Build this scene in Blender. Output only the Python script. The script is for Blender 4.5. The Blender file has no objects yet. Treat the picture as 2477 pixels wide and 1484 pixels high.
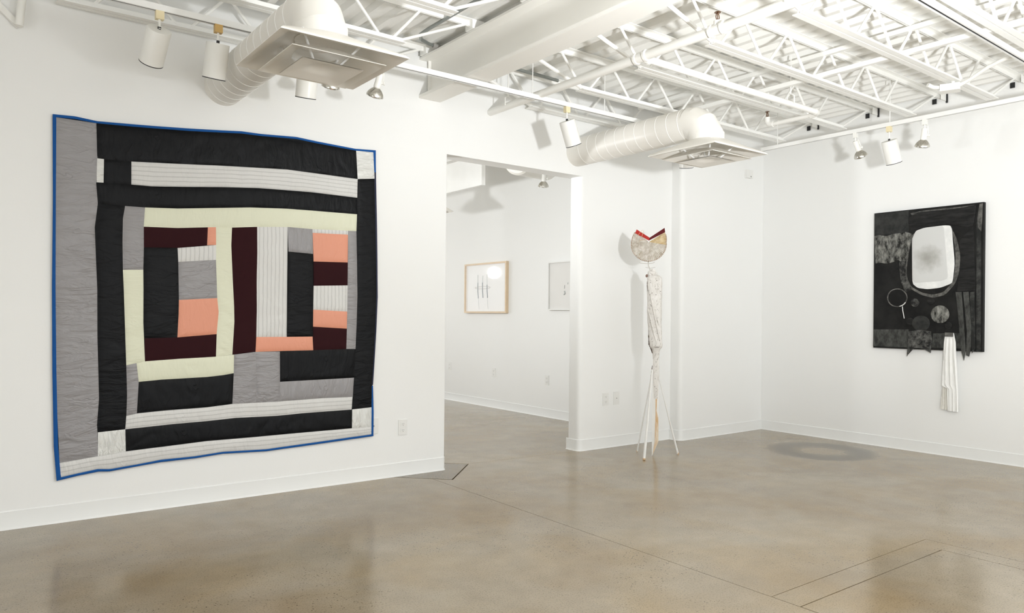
import bpy, math, random
from mathutils import Vector, Matrix, noise
random.seed(7)
SC = bpy.context.scene
COL = SC.collection

# ------------------------------------------------------------------ camera, world, lights, exposure
YAW, ROLL = 0.923459, 0.00962704
RIGHT = Vector((math.sin(YAW), -math.cos(YAW), 0)); FWD = Vector((math.cos(YAW), math.sin(YAW), 0)); UP = Vector((0, 0, 1))
cr, sr = math.cos(ROLL), math.sin(ROLL)
cam_d = bpy.data.cameras.new('camera'); cam = bpy.data.objects.new('camera', cam_d); COL.objects.link(cam)
cam_d.sensor_width = 36.0; cam_d.lens = 26.227; cam_d.shift_y = 0.00923; cam_d.clip_start = 0.05
ax, ay = cr * RIGHT + sr * UP, -sr * RIGHT + cr * UP
az = -FWD
cam.matrix_world = Matrix(((ax.x, ay.x, az.x, 0), (ax.y, ay.y, az.y, 0), (ax.z, ay.z, az.z, 1.23), (0, 0, 0, 1)))
SC.camera = cam

world = bpy.data.worlds.new('world'); SC.world = world; world.use_nodes = True
world.node_tree.nodes['Background'].inputs[0].default_value = (0.975, 0.99, 1.0, 1)
world.node_tree.nodes['Background'].inputs[1].default_value = 2.5

def strobe(name, loc, aim, cone, blend, energy, radius, color):
    d = bpy.data.lights.new(name, 'SPOT'); d.energy = energy; d.shadow_soft_size = radius; d.color = color
    d.spot_size = math.radians(cone); d.spot_blend = blend
    o = bpy.data.objects.new(name, d); o.location = loc; o.rotation_euler = Vector(aim).to_track_quat('-Z', 'Y').to_euler(); COL.objects.link(o); return o
# the photographer's strobe standing to the right of the camera, and the lamp lighting the next room
strobe('studio_strobe', (2.4, 0.3, 1.72), (0.47, 0.18, 0.865), 174, 0.62, 560, 0.09, (0.97, 0.985, 1.0))
strobe('next_room_strobe', (2.0, 6.25, 1.95), (0.75, 0.45, 0.5), 164, 0.7, 215, 0.08, (0.97, 0.985, 1.0))
strobe('next_room_lamp', (2.6, 12.5, 2.12), (0.70, -0.45, 0.55), 120, 0.5, 90, 0.11, (1.0, 0.99, 0.97))
SC.view_settings.view_transform = 'Standard'; SC.view_settings.look = 'None'
SC.view_settings.exposure = 0.02; SC.view_settings.gamma = 1.0; SC.view_settings.use_curve_mapping = False
SC.cycles.use_denoising = True
SC.cycles.max_bounces = 10; SC.cycles.diffuse_bounces = 7; SC.cycles.glossy_bounces = 4; SC.cycles.transparent_max_bounces = 8

# ------------------------------------------------------------------ materials
MATS = {}
def new_mat(name):
    m = bpy.data.materials.new(name); m.use_nodes = True
    nt = m.node_tree; b = nt.nodes['Principled BSDF']; MATS[name] = m
    return m, nt, b
def node(nt, t, **kw):
    n = nt.nodes.new(t)
    for k, v in kw.items():
        if k.startswith('i_'): n.inputs[k[2:].replace('_', ' ')].default_value = v
        else: setattr(n, k, v)
    return n
def mat(name, col, rough=0.5, metal=0.0, var=0.04, scale=6.0, bump=0.0, bscale=40.0, spec=0.5):
    m, nt, b = new_mat(name)
    tc = node(nt, 'ShaderNodeTexCoord'); nz = node(nt, 'ShaderNodeTexNoise', i_Scale=scale, i_Detail=3.0)
    nt.links.new(tc.outputs['Object'], nz.inputs['Vector'])
    rp = node(nt, 'ShaderNodeMapRange'); rp.inputs['To Min'].default_value = 1 - var; rp.inputs['To Max'].default_value = 1 + var
    nt.links.new(nz.outputs['Fac'], rp.inputs['Value'])
    hs = node(nt, 'ShaderNodeHueSaturation'); hs.inputs['Color'].default_value = (*col, 1)
    nt.links.new(rp.outputs['Result'], hs.inputs['Value']); nt.links.new(hs.outputs['Color'], b.inputs['Base Color'])
    b.inputs['Roughness'].default_value = rough; b.inputs['Metallic'].default_value = metal; b.inputs['Specular IOR Level'].default_value = spec
    if bump:
        n2 = node(nt, 'ShaderNodeTexNoise', i_Scale=bscale, i_Detail=4.0); nt.links.new(tc.outputs['Object'], n2.inputs['Vector'])
        bp = node(nt, 'ShaderNodeBump', i_Strength=bump, i_Distance=0.01)
        nt.links.new(n2.outputs['Fac'], bp.inputs['Height']); nt.links.new(bp.outputs['Normal'], b.inputs['Normal'])
    return m
mat('wall_paint', (0.85, 0.855, 0.845), 0.55, var=0.012, scale=1.2, bump=0.03, bscale=60, spec=0.3)
mat('base_rubber', (0.83, 0.84, 0.83), 0.35, var=0.015)
mat('steel_white', (0.90, 0.90, 0.875), 0.42, var=0.03, scale=3)
mat('deck_white', (0.90, 0.898, 0.872), 0.5, var=0.03, scale=2)
mat('beam_paint', (0.87, 0.86, 0.82), 0.45, var=0.02, scale=2)
mat('duct_paint', (0.82, 0.80, 0.75), 0.35, var=0.02, scale=3)
mat('pipe_paint', (0.87, 0.865, 0.83), 0.35)
mat('fixture_white', (0.84, 0.835, 0.80), 0.32)
mat('fixture_ivory', (0.78, 0.68, 0.44), 0.4)
mat('fixture_amber', (0.58, 0.37, 0.12), 0.4)
mat('rail_white', (0.82, 0.82, 0.80), 0.3)
mat('black', (0.012, 0.012, 0.013), 0.5)
mat('chrome', (0.62, 0.60, 0.55), 0.18, metal=1.0)
mat('bulb_glass', (0.75, 0.75, 0.72), 0.12)
mat('bronze', (0.20, 0.11, 0.06), 0.3, metal=0.8)
mat('galvanized', (0.30, 0.32, 0.31), 0.35, metal=0.7, var=0.15, scale=20)
mat('plate_white', (0.80, 0.80, 0.78), 0.3)
mat('slot_dark', (0.30, 0.29, 0.27), 0.6)
mat('frame_wood', (0.70, 0.55, 0.38), 0.45, var=0.08, scale=14)
mat('frame_white', (0.78, 0.78, 0.76), 0.35)
mat('paper', (0.80, 0.79, 0.765), 0.6)
mat('ink', (0.10, 0.12, 0.13), 0.6); mat('ink_pale', (0.42, 0.43, 0.42), 0.6); mat('ink_tan', (0.45, 0.42, 0.36), 0.6)
mat('floor_joint', (0.155, 0.13, 0.10), 0.8)

def glass_mat():
    m, nt, b = new_mat('picture_glass')
    nt.nodes.remove(b); out = nt.nodes['Material Output']
    tr = node(nt, 'ShaderNodeBsdfTransparent'); gl = node(nt, 'ShaderNodeBsdfGlossy'); gl.inputs['Roughness'].default_value = 0.03
    lw = node(nt, 'ShaderNodeLayerWeight'); pw = node(nt, 'ShaderNodeMath', operation='POWER'); pw.inputs[1].default_value = 4.0; nt.links.new(lw.outputs['Facing'], pw.inputs[0])
    fr = node(nt, 'ShaderNodeMath', operation='MULTIPLY_ADD'); fr.inputs[1].default_value = 0.9; fr.inputs[2].default_value = 0.035; nt.links.new(pw.outputs[0], fr.inputs[0])
    mx = node(nt, 'ShaderNodeMixShader'); nt.links.new(fr.outputs[0], mx.inputs[0]); nt.links.new(tr.outputs[0], mx.inputs[1]); nt.links.new(gl.outputs[0], mx.inputs[2])
    nt.links.new(mx.outputs[0], out.inputs['Surface'])
glass_mat()

def satin(name, col, rough=0.42, stripe=None, wr=0.35, spec=0.5, fold=0.0, sheen=0.2):
    m, nt, b = new_mat(name)
    tc = node(nt, 'ShaderNodeTexCoord'); uv = node(nt, 'ShaderNodeUVMap')
    nz = node(nt, 'ShaderNodeTexNoise', i_Scale=6.0, i_Detail=4.0, i_Roughness=0.55, i_Distortion=1.2)
    mp = node(nt, 'ShaderNodeMapping'); nt.links.new(uv.outputs['UV'], mp.inputs['Vector']); mp.inputs['Scale'].default_value = (3.2, 0.9, 1)
    nt.links.new(mp.outputs['Vector'], nz.inputs['Vector'])
    # pulled creases: thin valleys where a stretched noise crosses its middle, only in places
    mp2 = node(nt, 'ShaderNodeMapping'); nt.links.new(uv.outputs['UV'], mp2.inputs['Vector']); mp2.inputs['Scale'].default_value = (2.6, 0.75, 1); mp2.inputs['Rotation'].default_value = (0, 0, 0.35)
    n2 = node(nt, 'ShaderNodeTexNoise', i_Scale=5.0, i_Detail=2.5, i_Roughness=0.5, i_Distortion=0.8); nt.links.new(mp2.outputs['Vector'], n2.inputs['Vector'])
    sb = node(nt, 'ShaderNodeMath', operation='SUBTRACT'); sb.inputs[1].default_value = 0.5; nt.links.new(n2.outputs['Fac'], sb.inputs[0])
    ab = node(nt, 'ShaderNodeMath', operation='ABSOLUTE'); nt.links.new(sb.outputs[0], ab.inputs[0])
    mr = node(nt, 'ShaderNodeMapRange', interpolation_type='SMOOTHSTEP'); mr.inputs['From Max'].default_value = 0.035; nt.links.new(ab.outputs[0], mr.inputs['Value'])
    n3 = node(nt, 'ShaderNodeTexNoise', i_Scale=5.0, i_Detail=1.0); nt.links.new(uv.outputs['UV'], n3.inputs['Vector'])
    m3 = node(nt, 'ShaderNodeMapRange', interpolation_type='SMOOTHSTEP'); m3.inputs['From Min'].default_value = 0.42; m3.inputs['From Max'].default_value = 0.62; nt.links.new(n3.outputs['Fac'], m3.inputs['Value'])
    inv = node(nt, 'ShaderNodeMath', operation='SUBTRACT'); inv.inputs[0].default_value = 1.0; nt.links.new(mr.outputs['Result'], inv.inputs[1])
    cm = node(nt, 'ShaderNodeMath', operation='MULTIPLY'); nt.links.new(inv.outputs[0], cm.inputs[0]); nt.links.new(m3.outputs['Result'], cm.inputs[1])
    hh = node(nt, 'ShaderNodeMath', operation='MULTIPLY_ADD'); hh.inputs[1].default_value = -0.22; nt.links.new(cm.outputs[0], hh.inputs[0]); nt.links.new(nz.outputs['Fac'], hh.inputs[2])
    fine = node(nt, 'ShaderNodeTexNoise', i_Scale=420.0, i_Detail=1.0); nt.links.new(uv.outputs['UV'], fine.inputs['Vector'])
    bp = node(nt, 'ShaderNodeBump', i_Strength=wr, i_Distance=0.04); nt.links.new(hh.outputs[0], bp.inputs['Height'])
    bp2 = node(nt, 'ShaderNodeBump', i_Strength=0.08, i_Distance=0.002); nt.links.new(fine.outputs['Fac'], bp2.inputs['Height']); nt.links.new(bp.outputs['Normal'], bp2.inputs['Normal'])
    nt.links.new(bp2.outputs['Normal'], b.inputs['Normal'])
    base = node(nt, 'ShaderNodeRGB'); base.outputs[0].default_value = (*col, 1); src = base.outputs[0]
    if stripe:
        wv = node(nt, 'ShaderNodeTexWave', wave_type='BANDS', bands_direction=stripe, i_Scale=stripe_scale, i_Distortion=1.0, i_Detail=1.0)
        nt.links.new(uv.outputs['UV'], wv.inputs['Vector'])
        cr_ = node(nt, 'ShaderNodeValToRGB'); cr_.color_ramp.elements[0].position = 0.02; cr_.color_ramp.elements[0].color = (col[0]*0.78, col[1]*0.78, col[2]*0.78, 1)
        cr_.color_ramp.elements[1].position = 0.22; cr_.color_ramp.elements[1].color = (*col, 1)
        nt.links.new(wv.outputs['Fac'], cr_.inputs['Fac']); src = cr_.outputs['Color']
    nt.links.new(src, b.inputs['Base Color'])
    b.inputs['Roughness'].default_value = rough; b.inputs['Specular IOR Level'].default_value = spec
    b.inputs['Sheen Weight'].default_value = sheen; b.inputs['Sheen Roughness'].default_value = 0.4
    return m
stripe_scale = 11.5
satin('quilt_black', (0.005, 0.0055, 0.0065), 0.40, spec=0.13, wr=0.22, sheen=0.0)
satin('quilt_grey', (0.27, 0.26, 0.265), 0.32, wr=0.34, spec=0.55)
satin('quilt_cream', (0.72, 0.73, 0.57), 0.5, wr=0.16)
satin('quilt_maroon', (0.030, 0.0085, 0.0105), 0.8, wr=0.06, spec=0.08, sheen=0.0)
satin('quilt_salmon', (0.74, 0.31, 0.20), 0.5, wr=0.2)
satin('quilt_white', (0.74, 0.745, 0.72), 0.28, wr=0.8, spec=0.7)
satin('quilt_stripe_h', (0.66, 0.655, 0.64), 0.5, stripe='Y', wr=0.3)
satin('quilt_stripe_v', (0.68, 0.675, 0.66), 0.5, stripe='X', wr=0.25)
satin('quilt_blue', (0.012, 0.085, 0.30), 0.6, wr=0.1, spec=0.08, sheen=0.0)
satin('quilt_navy', (0.012, 0.016, 0.045), 0.55, wr=0.15, spec=0.3)

def blotch(name, c0, c1, scale=9.0, p0=0.4, p1=0.65, rough=0.6, bump=0.3, stretch=(1, 1, 1), spec=0.4):
    m, nt, b = new_mat(name)
    tc = node(nt, 'ShaderNodeTexCoord'); mp = node(nt, 'ShaderNodeMapping'); mp.inputs['Scale'].default_value = stretch
    nz = node(nt, 'ShaderNodeTexNoise', i_Scale=scale, i_Detail=8.0, i_Roughness=0.7, i_Distortion=0.15)
    nt.links.new(tc.outputs['Object'], mp.inputs['Vector']); nt.links.new(mp.outputs['Vector'], nz.inputs['Vector'])
    cr_ = node(nt, 'ShaderNodeValToRGB'); e = cr_.color_ramp.elements
    e[0].position = p0; e[0].color = (*c0, 1); e[1].position = p1; e[1].color = (*c1, 1)
    nt.links.new(nz.outputs['Fac'], cr_.inputs['Fac']); nt.links.new(cr_.outputs['Color'], b.inputs['Base Color'])
    bp = node(nt, 'ShaderNodeBump', i_Strength=bump, i_Distance=0.01); nt.links.new(nz.outputs['Fac'], bp.inputs['Height']); nt.links.new(bp.outputs['Normal'], b.inputs['Normal'])
    b.inputs['Roughness'].default_value = rough; b.inputs['Specular IOR Level'].default_value = spec
    return m
blotch('paint_black', (0.008, 0.008, 0.008), (0.018, 0.018, 0.017), 5, spec=0.15)
blotch('paint_char', (0.016, 0.017, 0.016), (0.040, 0.041, 0.039), 12, spec=0.2)
blotch('paint_char2', (0.009, 0.009, 0.009), (0.026, 0.026, 0.025), 10, stretch=(1, 0.6, 4), spec=0.15)
blotch('paint_smoke', (0.012, 0.012, 0.011), (0.34, 0.34, 0.31), 14, 0.40, 0.70, spec=0.15, stretch=(1, 1.6, 0.8))
blotch('paint_smoke2', (0.012, 0.012, 0.012), (0.20, 0.20, 0.185), 18, 0.42, 0.75, spec=0.2)
blotch('paint_rim', (0.05, 0.05, 0.047), (0.19, 0.185, 0.17), 22, 0.4, 0.7, spec=0.2)
blotch('paint_slate', (0.022, 0.023, 0.021), (0.095, 0.097, 0.09), 20, 0.38, 0.68, stretch=(1, 1, 0.5), spec=0.2)
blotch('paint_slate2', (0.016, 0.017, 0.016), (0.075, 0.077, 0.072), 14, 0.45, 0.72, spec=0.2)
blotch('paint_white', (0.70, 0.71, 0.70), (0.84, 0.84, 0.82), 8, spec=0.3)
mat('cloth_white', (0.84, 0.84, 0.82), 0.75, var=0.03, scale=8, bump=0.25, bscale=30)
mat('cloth_warm', (0.74, 0.725, 0.67), 0.75, var=0.05, scale=8, bump=0.3, bscale=30)
def pillow_mat():
    m, nt, b = new_mat('paint_pillow')
    tc = node(nt, 'ShaderNodeTexCoord'); sub = node(nt, 'ShaderNodeVectorMath', operation='DISTANCE'); sub.inputs[1].default_value = (-0.035, -0.017, 0.838)
    nz = node(nt, 'ShaderNodeTexNoise', i_Scale=14.0, i_Detail=5.0); nt.links.new(tc.outputs['Object'], nz.inputs['Vector']); nt.links.new(tc.outputs['Object'], sub.inputs[0])
    ad = node(nt, 'ShaderNodeMath', operation='MULTIPLY_ADD'); ad.inputs[1].default_value = 0.16; nt.links.new(nz.outputs['Fac'], ad.inputs[0]); nt.links.new(sub.outputs['Value'], ad.inputs[2])
    cr_ = node(nt, 'ShaderNodeValToRGB'); e = cr_.color_ramp.elements
    e[0].position = 0.085; e[0].color = (0.33, 0.325, 0.30, 1); e[1].position = 0.22; e[1].color = (0.60, 0.605, 0.595, 1)
    nt.links.new(ad.outputs[0], cr_.inputs['Fac']); nt.links.new(cr_.outputs['Color'], b.inputs['Base Color']); b.inputs['Roughness'].default_value = 0.6
pillow_mat()

def wood_white():
    m, nt, b = new_mat('weathered_white')
    tc = node(nt, 'ShaderNodeTexCoord'); mp = node(nt, 'ShaderNodeMapping'); mp.inputs['Scale'].default_value = (1, 1, 0.45); mp.inputs['Rotation'].default_value = (0.25, 0.2, 0)
    nt.links.new(tc.outputs['Object'], mp.inputs['Vector'])
    nz = node(nt, 'ShaderNodeTexNoise', i_Scale=34.0, i_Detail=8.0, i_Roughness=0.7, i_Distortion=1.8); nt.links.new(mp.outputs['Vector'], nz.inputs['Vector'])
    vo = node(nt, 'ShaderNodeTexVoronoi', i_Scale=30.0); nt.links.new(tc.outputs['Object'], vo.inputs['Vector'])
    cr_ = node(nt, 'ShaderNodeValToRGB'); e = cr_.color_ramp.elements
    e[0].position = 0.30; e[0].color = (0.16, 0.145, 0.13, 1); e[1].position = 0.43; e[1].color = (0.68, 0.655, 0.615, 1)
    e2 = cr_.color_ramp.elements.new(0.6); e2.color = (0.77, 0.75, 0.72, 1)
    nt.links.new(nz.outputs['Fac'], cr_.inputs['Fac'])
    c2 = node(nt, 'ShaderNodeValToRGB'); c2.color_ramp.elements[0].position = 0.07; c2.color_ramp.elements[0].color = (0.06, 0.05, 0.045, 1); c2.color_ramp.elements[1].position = 0.11; c2.color_ramp.elements[1].color = (1, 1, 1, 1)
    nt.links.new(vo.outputs['Distance'], c2.inputs['Fac'])
    mx = node(nt, 'ShaderNodeMix', data_type='RGBA', blend_type='MULTIPLY'); mx.inputs[0].default_value = 1
    nt.links.new(cr_.outputs['Color'], mx.inputs[6]); nt.links.new(c2.outputs['Color'], mx.inputs[7]); nt.links.new(mx.outputs[2], b.inputs['Base Color'])
    bp = node(nt, 'ShaderNodeBump', i_Strength=0.5, i_Distance=0.008); nt.links.new(nz.outputs['Fac'], bp.inputs['Height']); nt.links.new(bp.outputs['Normal'], b.inputs['Normal'])
    b.inputs['Roughness'].default_value = 0.6
wood_white()
mat('stick_white', (0.80, 0.795, 0.77), 0.5, var=0.06, scale=10)
blotch('plank_wood', (0.62, 0.40, 0.20), (0.78, 0.68, 0.54), 9, 0.42, 0.62, stretch=(3, 3, 0.6))
mat('tan_wood', (0.62, 0.42, 0.24), 0.6, var=0.2, scale=18)
mat('bead_brown', (0.22, 0.14, 0.11), 0.6, var=0.2, scale=40)
mat('dark_bark', (0.10, 0.075, 0.06), 0.7, var=0.3, scale=30)
blotch('fan_fibre', (0.42, 0.37, 0.30), (0.72, 0.69, 0.64), 26, 0.36, 0.6, bump=0.4)
blotch('fan_straw', (0.46, 0.33, 0.15), (0.70, 0.60, 0.42), 26, 0.36, 0.6, bump=0.4)
mat('fan_red', (0.42, 0.035, 0.028), 0.6, var=0.1, spec=0.15); mat('fan_maroon', (0.10, 0.012, 0.014), 0.6, var=0.1, spec=0.1)
mat('fringe_brown', (0.38, 0.28, 0.20), 0.7, var=0.25, scale=60)
mat('wire', (0.60, 0.58, 0.54), 0.4, metal=0.3)

def concrete(name, tone=1.0):
    m, nt, b = new_mat(name)
    tc = node(nt, 'ShaderNodeTexCoord'); O = tc.outputs['Object']
    def nz(scale, detail=6.0, rough=0.6, dist=0.0):
        n = node(nt, 'ShaderNodeTexNoise', i_Scale=scale, i_Detail=detail, i_Roughness=rough, i_Distortion=dist); nt.links.new(O, n.inputs['Vector']); return n
    def ramp(src, a, ca, bpos, cb):
        r = node(nt, 'ShaderNodeValToRGB'); e = r.color_ramp.elements; e[0].position = a; e[0].color = (*ca, 1); e[1].position = bpos; e[1].color = (*cb, 1)
        nt.links.new(src, r.inputs['Fac']); return r
    def mul(a, c, fac=1.0):
        x = node(nt, 'ShaderNodeMix', data_type='RGBA', blend_type='MULTIPLY'); x.inputs[0].default_value = fac
        nt.links.new(a, x.inputs[6]); nt.links.new(c, x.inputs[7]); return x.outputs[2]
    big = ramp(nz(0.9, 4, 0.55, 0.6).outputs['Fac'], 0.33, (0.285*tone, 0.232*tone, 0.160*tone), 0.66, (0.350*tone, 0.303*tone, 0.230*tone))
    warm = ramp(nz(1.7, 3, 0.5, 0.4).outputs['Fac'], 0.36, (1.0, 0.93, 0.80), 0.60, (1, 1, 1))
    mid = ramp(nz(5.5, 6).outputs['Fac'], 0.25, (0.88, 0.87, 0.86), 0.7, (1.05, 1.05, 1.05))
    c = mul(mul(big.outputs[0], warm.outputs[0]), mid.outputs[0])
    grit = ramp(nz(150, 2, 0.5).outputs['Fac'], 0.36, (0.50, 0.47, 0.44), 0.46, (1, 1, 1)); c = mul(c, grit.outputs[0], 0.5)
    vo = node(nt, 'ShaderNodeTexVoronoi', i_Scale=48.0); nt.links.new(O, vo.inputs['Vector'])
    spots = ramp(vo.outputs['Distance'], 0.10, (0.20, 0.17, 0.14), 0.20, (1, 1, 1))
    msk = ramp(nz(1.3, 3).outputs['Fac'], 0.44, (0, 0, 0), 0.60, (1, 1, 1))
    mx = node(nt, 'ShaderNodeMix', data_type='RGBA', blend_type='MULTIPLY'); nt.links.new(msk.outputs[0], mx.inputs[0]); nt.links.new(c, mx.inputs[6]); nt.links.new(spots.outputs[0], mx.inputs[7]); c = mx.outputs[2]
    # old round stain left by a pot
    d = node(nt, 'ShaderNodeVectorMath', operation='DISTANCE'); d.inputs[1].default_value = (6.49, 3.79, 0); nt.links.new(O, d.inputs[0])
    sn = nz(7, 4); ad = node(nt, 'ShaderNodeMath', operation='MULTIPLY_ADD'); ad.inputs[1].default_value = 0.12; nt.links.new(sn.outputs['Fac'], ad.inputs[0]); nt.links.new(d.outputs['Value'], ad.inputs[2])
    r = node(nt, 'ShaderNodeValToRGB'); e = r.color_ramp.elements; e[0].position = 0.21; e[0].color = (1, 1, 1, 1); e[1].position = 0.57; e[1].color = (1, 1, 1, 1)
    for p, v in ((0.29, 0.62), (0.38, 0.26), (0.46, 0.30)):
        k = e.new(p); k.color = (v, v * 1.0, v * 0.98, 1)
    nt.links.new(ad.outputs[0], r.inputs['Fac']); c = mul(c, r.outputs[0], 0.85)
    nt.links.new(c, b.inputs['Base Color'])
    rr = node(nt, 'ShaderNodeMapRange'); rr.inputs['To Min'].default_value = 0.11; rr.inputs['To Max'].default_value = 0.22; nt.links.new(nz(2.5, 5).outputs['Fac'], rr.inputs['Value'])
    nt.links.new(rr.outputs['Result'], b.inputs['Roughness']); b.inputs['Specular IOR Level'].default_value = 0.36
    bp = node(nt, 'ShaderNodeBump', i_Strength=0.03, i_Distance=0.004); nt.links.new(nz(120, 2).outputs['Fac'], bp.inputs['Height']); nt.links.new(bp.outputs['Normal'], b.inputs['Normal'])
concrete('polished_concrete'); concrete('patch_concrete', 0.66)

# ------------------------------------------------------------------ mesh helpers
class MB:
    def __init__(s): s.v, s.f, s.uv = [], [], None
    def add(s, vs, fs):
        o = len(s.v); s.v += [tuple(v) for v in vs]; s.f += [tuple(i + o for i in f) for f in fs]; return s
    def box(s, a, b):
        (x0, y0, z0), (x1, y1, z1) = a, b
        return s.add([(x0,y0,z0),(x1,y0,z0),(x1,y1,z0),(x0,y1,z0),(x0,y0,z1),(x1,y0,z1),(x1,y1,z1),(x0,y1,z1)],
                     [(0,3,2,1),(4,5,6,7),(0,1,5,4),(1,2,6,5),(2,3,7,6),(3,0,4,7)])
    def obox(s, c, size, u, v, w):
        c = Vector(c); P = []
        for k in (-1, 1):
            for j, i in ((-1,-1),(-1,1),(1,1),(1,-1)):
                P.append(c + u*(i*size[0]/2) + v*(j*size[1]/2) + w*(k*size[2]/2))
        return s.add(P, [(0,3,2,1),(4,5,6,7),(0,1,5,4),(1,2,6,5),(2,3,7,6),(3,0,4,7)])
    def tube(s, pts, r, n=10, closed=False, cap=True):
        pts = [Vector(p) for p in pts]; N = len(pts); R = r if isinstance(r, (list, tuple)) else [r]*N
        rings = []; prev = None
        for i, p in enumerate(pts):
            if closed: t = (pts[(i+1) % N] - pts[i-1])
            else: t = pts[min(i+1, N-1)] - pts[max(i-1, 0)]
            t = t.normalized() if t.length > 1e-9 else Vector((0, 0, 1))
            if prev is None:
                a = Vector((0, 0, 1)) if abs(t.z) < 0.9 else Vector((1, 0, 0)); u = t.cross(a).normalized()
            else:
                u = prev - t * prev.dot(t); u = u.normalized() if u.length > 1e-6 else t.orthogonal().normalized()
            prev = u; w = t.cross(u)
            rings.append([p + (u*math.cos(2*math.pi*k/n) + w*math.sin(2*math.pi*k/n)) * R[i] for k in range(n)])
        vs = [q for rg in rings for q in rg]; fs = []
        for i in range(N if closed else N-1):
            j = (i+1) % N
            for k in range(n):
                fs.append((i*n+k, i*n+(k+1)%n, j*n+(k+1)%n, j*n+k))
        if cap and not closed: fs += [tuple(range(n-1, -1, -1)), tuple(range((N-1)*n, N*n))]
        return s.add(vs, fs)
    def lathe(s, prof, o, d, n=28, cap=(True, True)):
        d = Vector(d).normalized(); u = d.orthogonal().normalized(); w = d.cross(u); o = Vector(o); vs = []
        for r, h in prof:
            for k in range(n): vs.append(o + d*h + (u*math.cos(2*math.pi*k/n) + w*math.sin(2*math.pi*k/n))*r)
        fs = []
        for i in range(len(prof)-1):
            for k in range(n): fs.append((i*n+k, i*n+(k+1)%n, (i+1)*n+(k+1)%n, (i+1)*n+k))
        if cap[0]: fs.append(tuple(range(n-1, -1, -1)))
        if cap[1]: fs.append(tuple(range((len(prof)-1)*n, len(prof)*n)))
        return s.add(vs, fs)
    def prism(s, poly, vec):
        poly = [Vector(p) for p in poly]; vec = Vector(vec); n = len(poly)
        return s.add(poly + [p + vec for p in poly], [tuple(range(n-1, -1, -1)), tuple(range(n, 2*n))] + [(i, (i+1)%n, n+(i+1)%n, n+i) for i in range(n)])
    def plan(s, poly, z0, z1): return s.prism([(x, y, z0) for x, y in poly], (0, 0, z1 - z0))
    def build(s, name, m, parent=None, smooth=False, pivot=None, angle=0.7):
        o_ = Vector(pivot) if pivot is not None else (parent_loc(parent) if parent else Vector((0, 0, 0)))
        me = bpy.data.meshes.new(name); me.from_pydata([tuple(Vector(v) - o_) for v in s.v], [], s.f); me.update()
        if s.uv:
            lay = me.uv_layers.new(name='UVMap')
            for lp in me.loops: lay.data[lp.index].uv = s.uv[lp.vertex_index]
        import bmesh
        bm = bmesh.new(); bm.from_mesh(me); bmesh.ops.recalc_face_normals(bm, faces=bm.faces); bm.to_mesh(me); bm.free()
        if smooth:
            me.shade_smooth()
            try: me.set_sharp_from_angle(angle=angle)
            except Exception: pass
        ob = bpy.data.objects.new(name, me); COL.objects.link(ob)
        if m: me.materials.append(MATS[m])
        if parent: ob.parent = parent
        else: ob.location = o_
        return ob
def parent_loc(p):
    v = Vector((0, 0, 0))
    while p: v += p.location; p = p.parent
    return v
def tag(o, label, cat, group=None):
    o['label'] = label; o['category'] = cat
    if group: o['group'] = group
    return o
def thing(name, loc, label, cat, group=None):
    o = bpy.data.objects.new(name, None); o.empty_display_size = 0.1; o.location = loc; COL.objects.link(o)
    return tag(o, label, cat, group)
def struct(o): o['kind'] = 'structure'; return o
def share(src, name, parent, loc):
    o = bpy.data.objects.new(name, src.data); COL.objects.link(o); o.parent = parent; o.location = Vector(loc) - parent_loc(parent); return o
def rounded(poly, radii, seg=6):
    out = []; n = len(poly)
    for i, p in enumerate(poly):
        r = radii.get(i, 0)
        p = Vector(p); a = Vector(poly[i-1]); c = Vector(poly[(i+1) % n])
        if r <= 0: out.append(tuple(p)); continue
        d0 = (a-p).normalized(); d1 = (c-p).normalized(); s0, s1 = p + d0*r, p + d1*r
        for k in range(seg+1):
            t = k/seg; out.append(tuple(s0*(1-t)**2 + p*2*t*(1-t) + s1*t*t))
    return out
def inset(poly, g):
    n = len(poly); out = []; area = sum(poly[i][0]*poly[(i+1)%n][1] - poly[(i+1)%n][0]*poly[i][1] for i in range(n)); sg = 1 if area > 0 else -1
    for i in range(n):
        p, a, c = Vector(poly[i]), Vector(poly[i-1]), Vector(poly[(i+1)%n])
        e0, e1 = (p-a).normalized(), (c-p).normalized(); n0 = Vector((-e0.y, e0.x))*sg; n1 = Vector((-e1.y, e1.x))*sg
        k = 1 + n0.dot(n1); out.append(tuple(p + (n0+n1)*(g/max(k, 0.2))))
    return out

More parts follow.
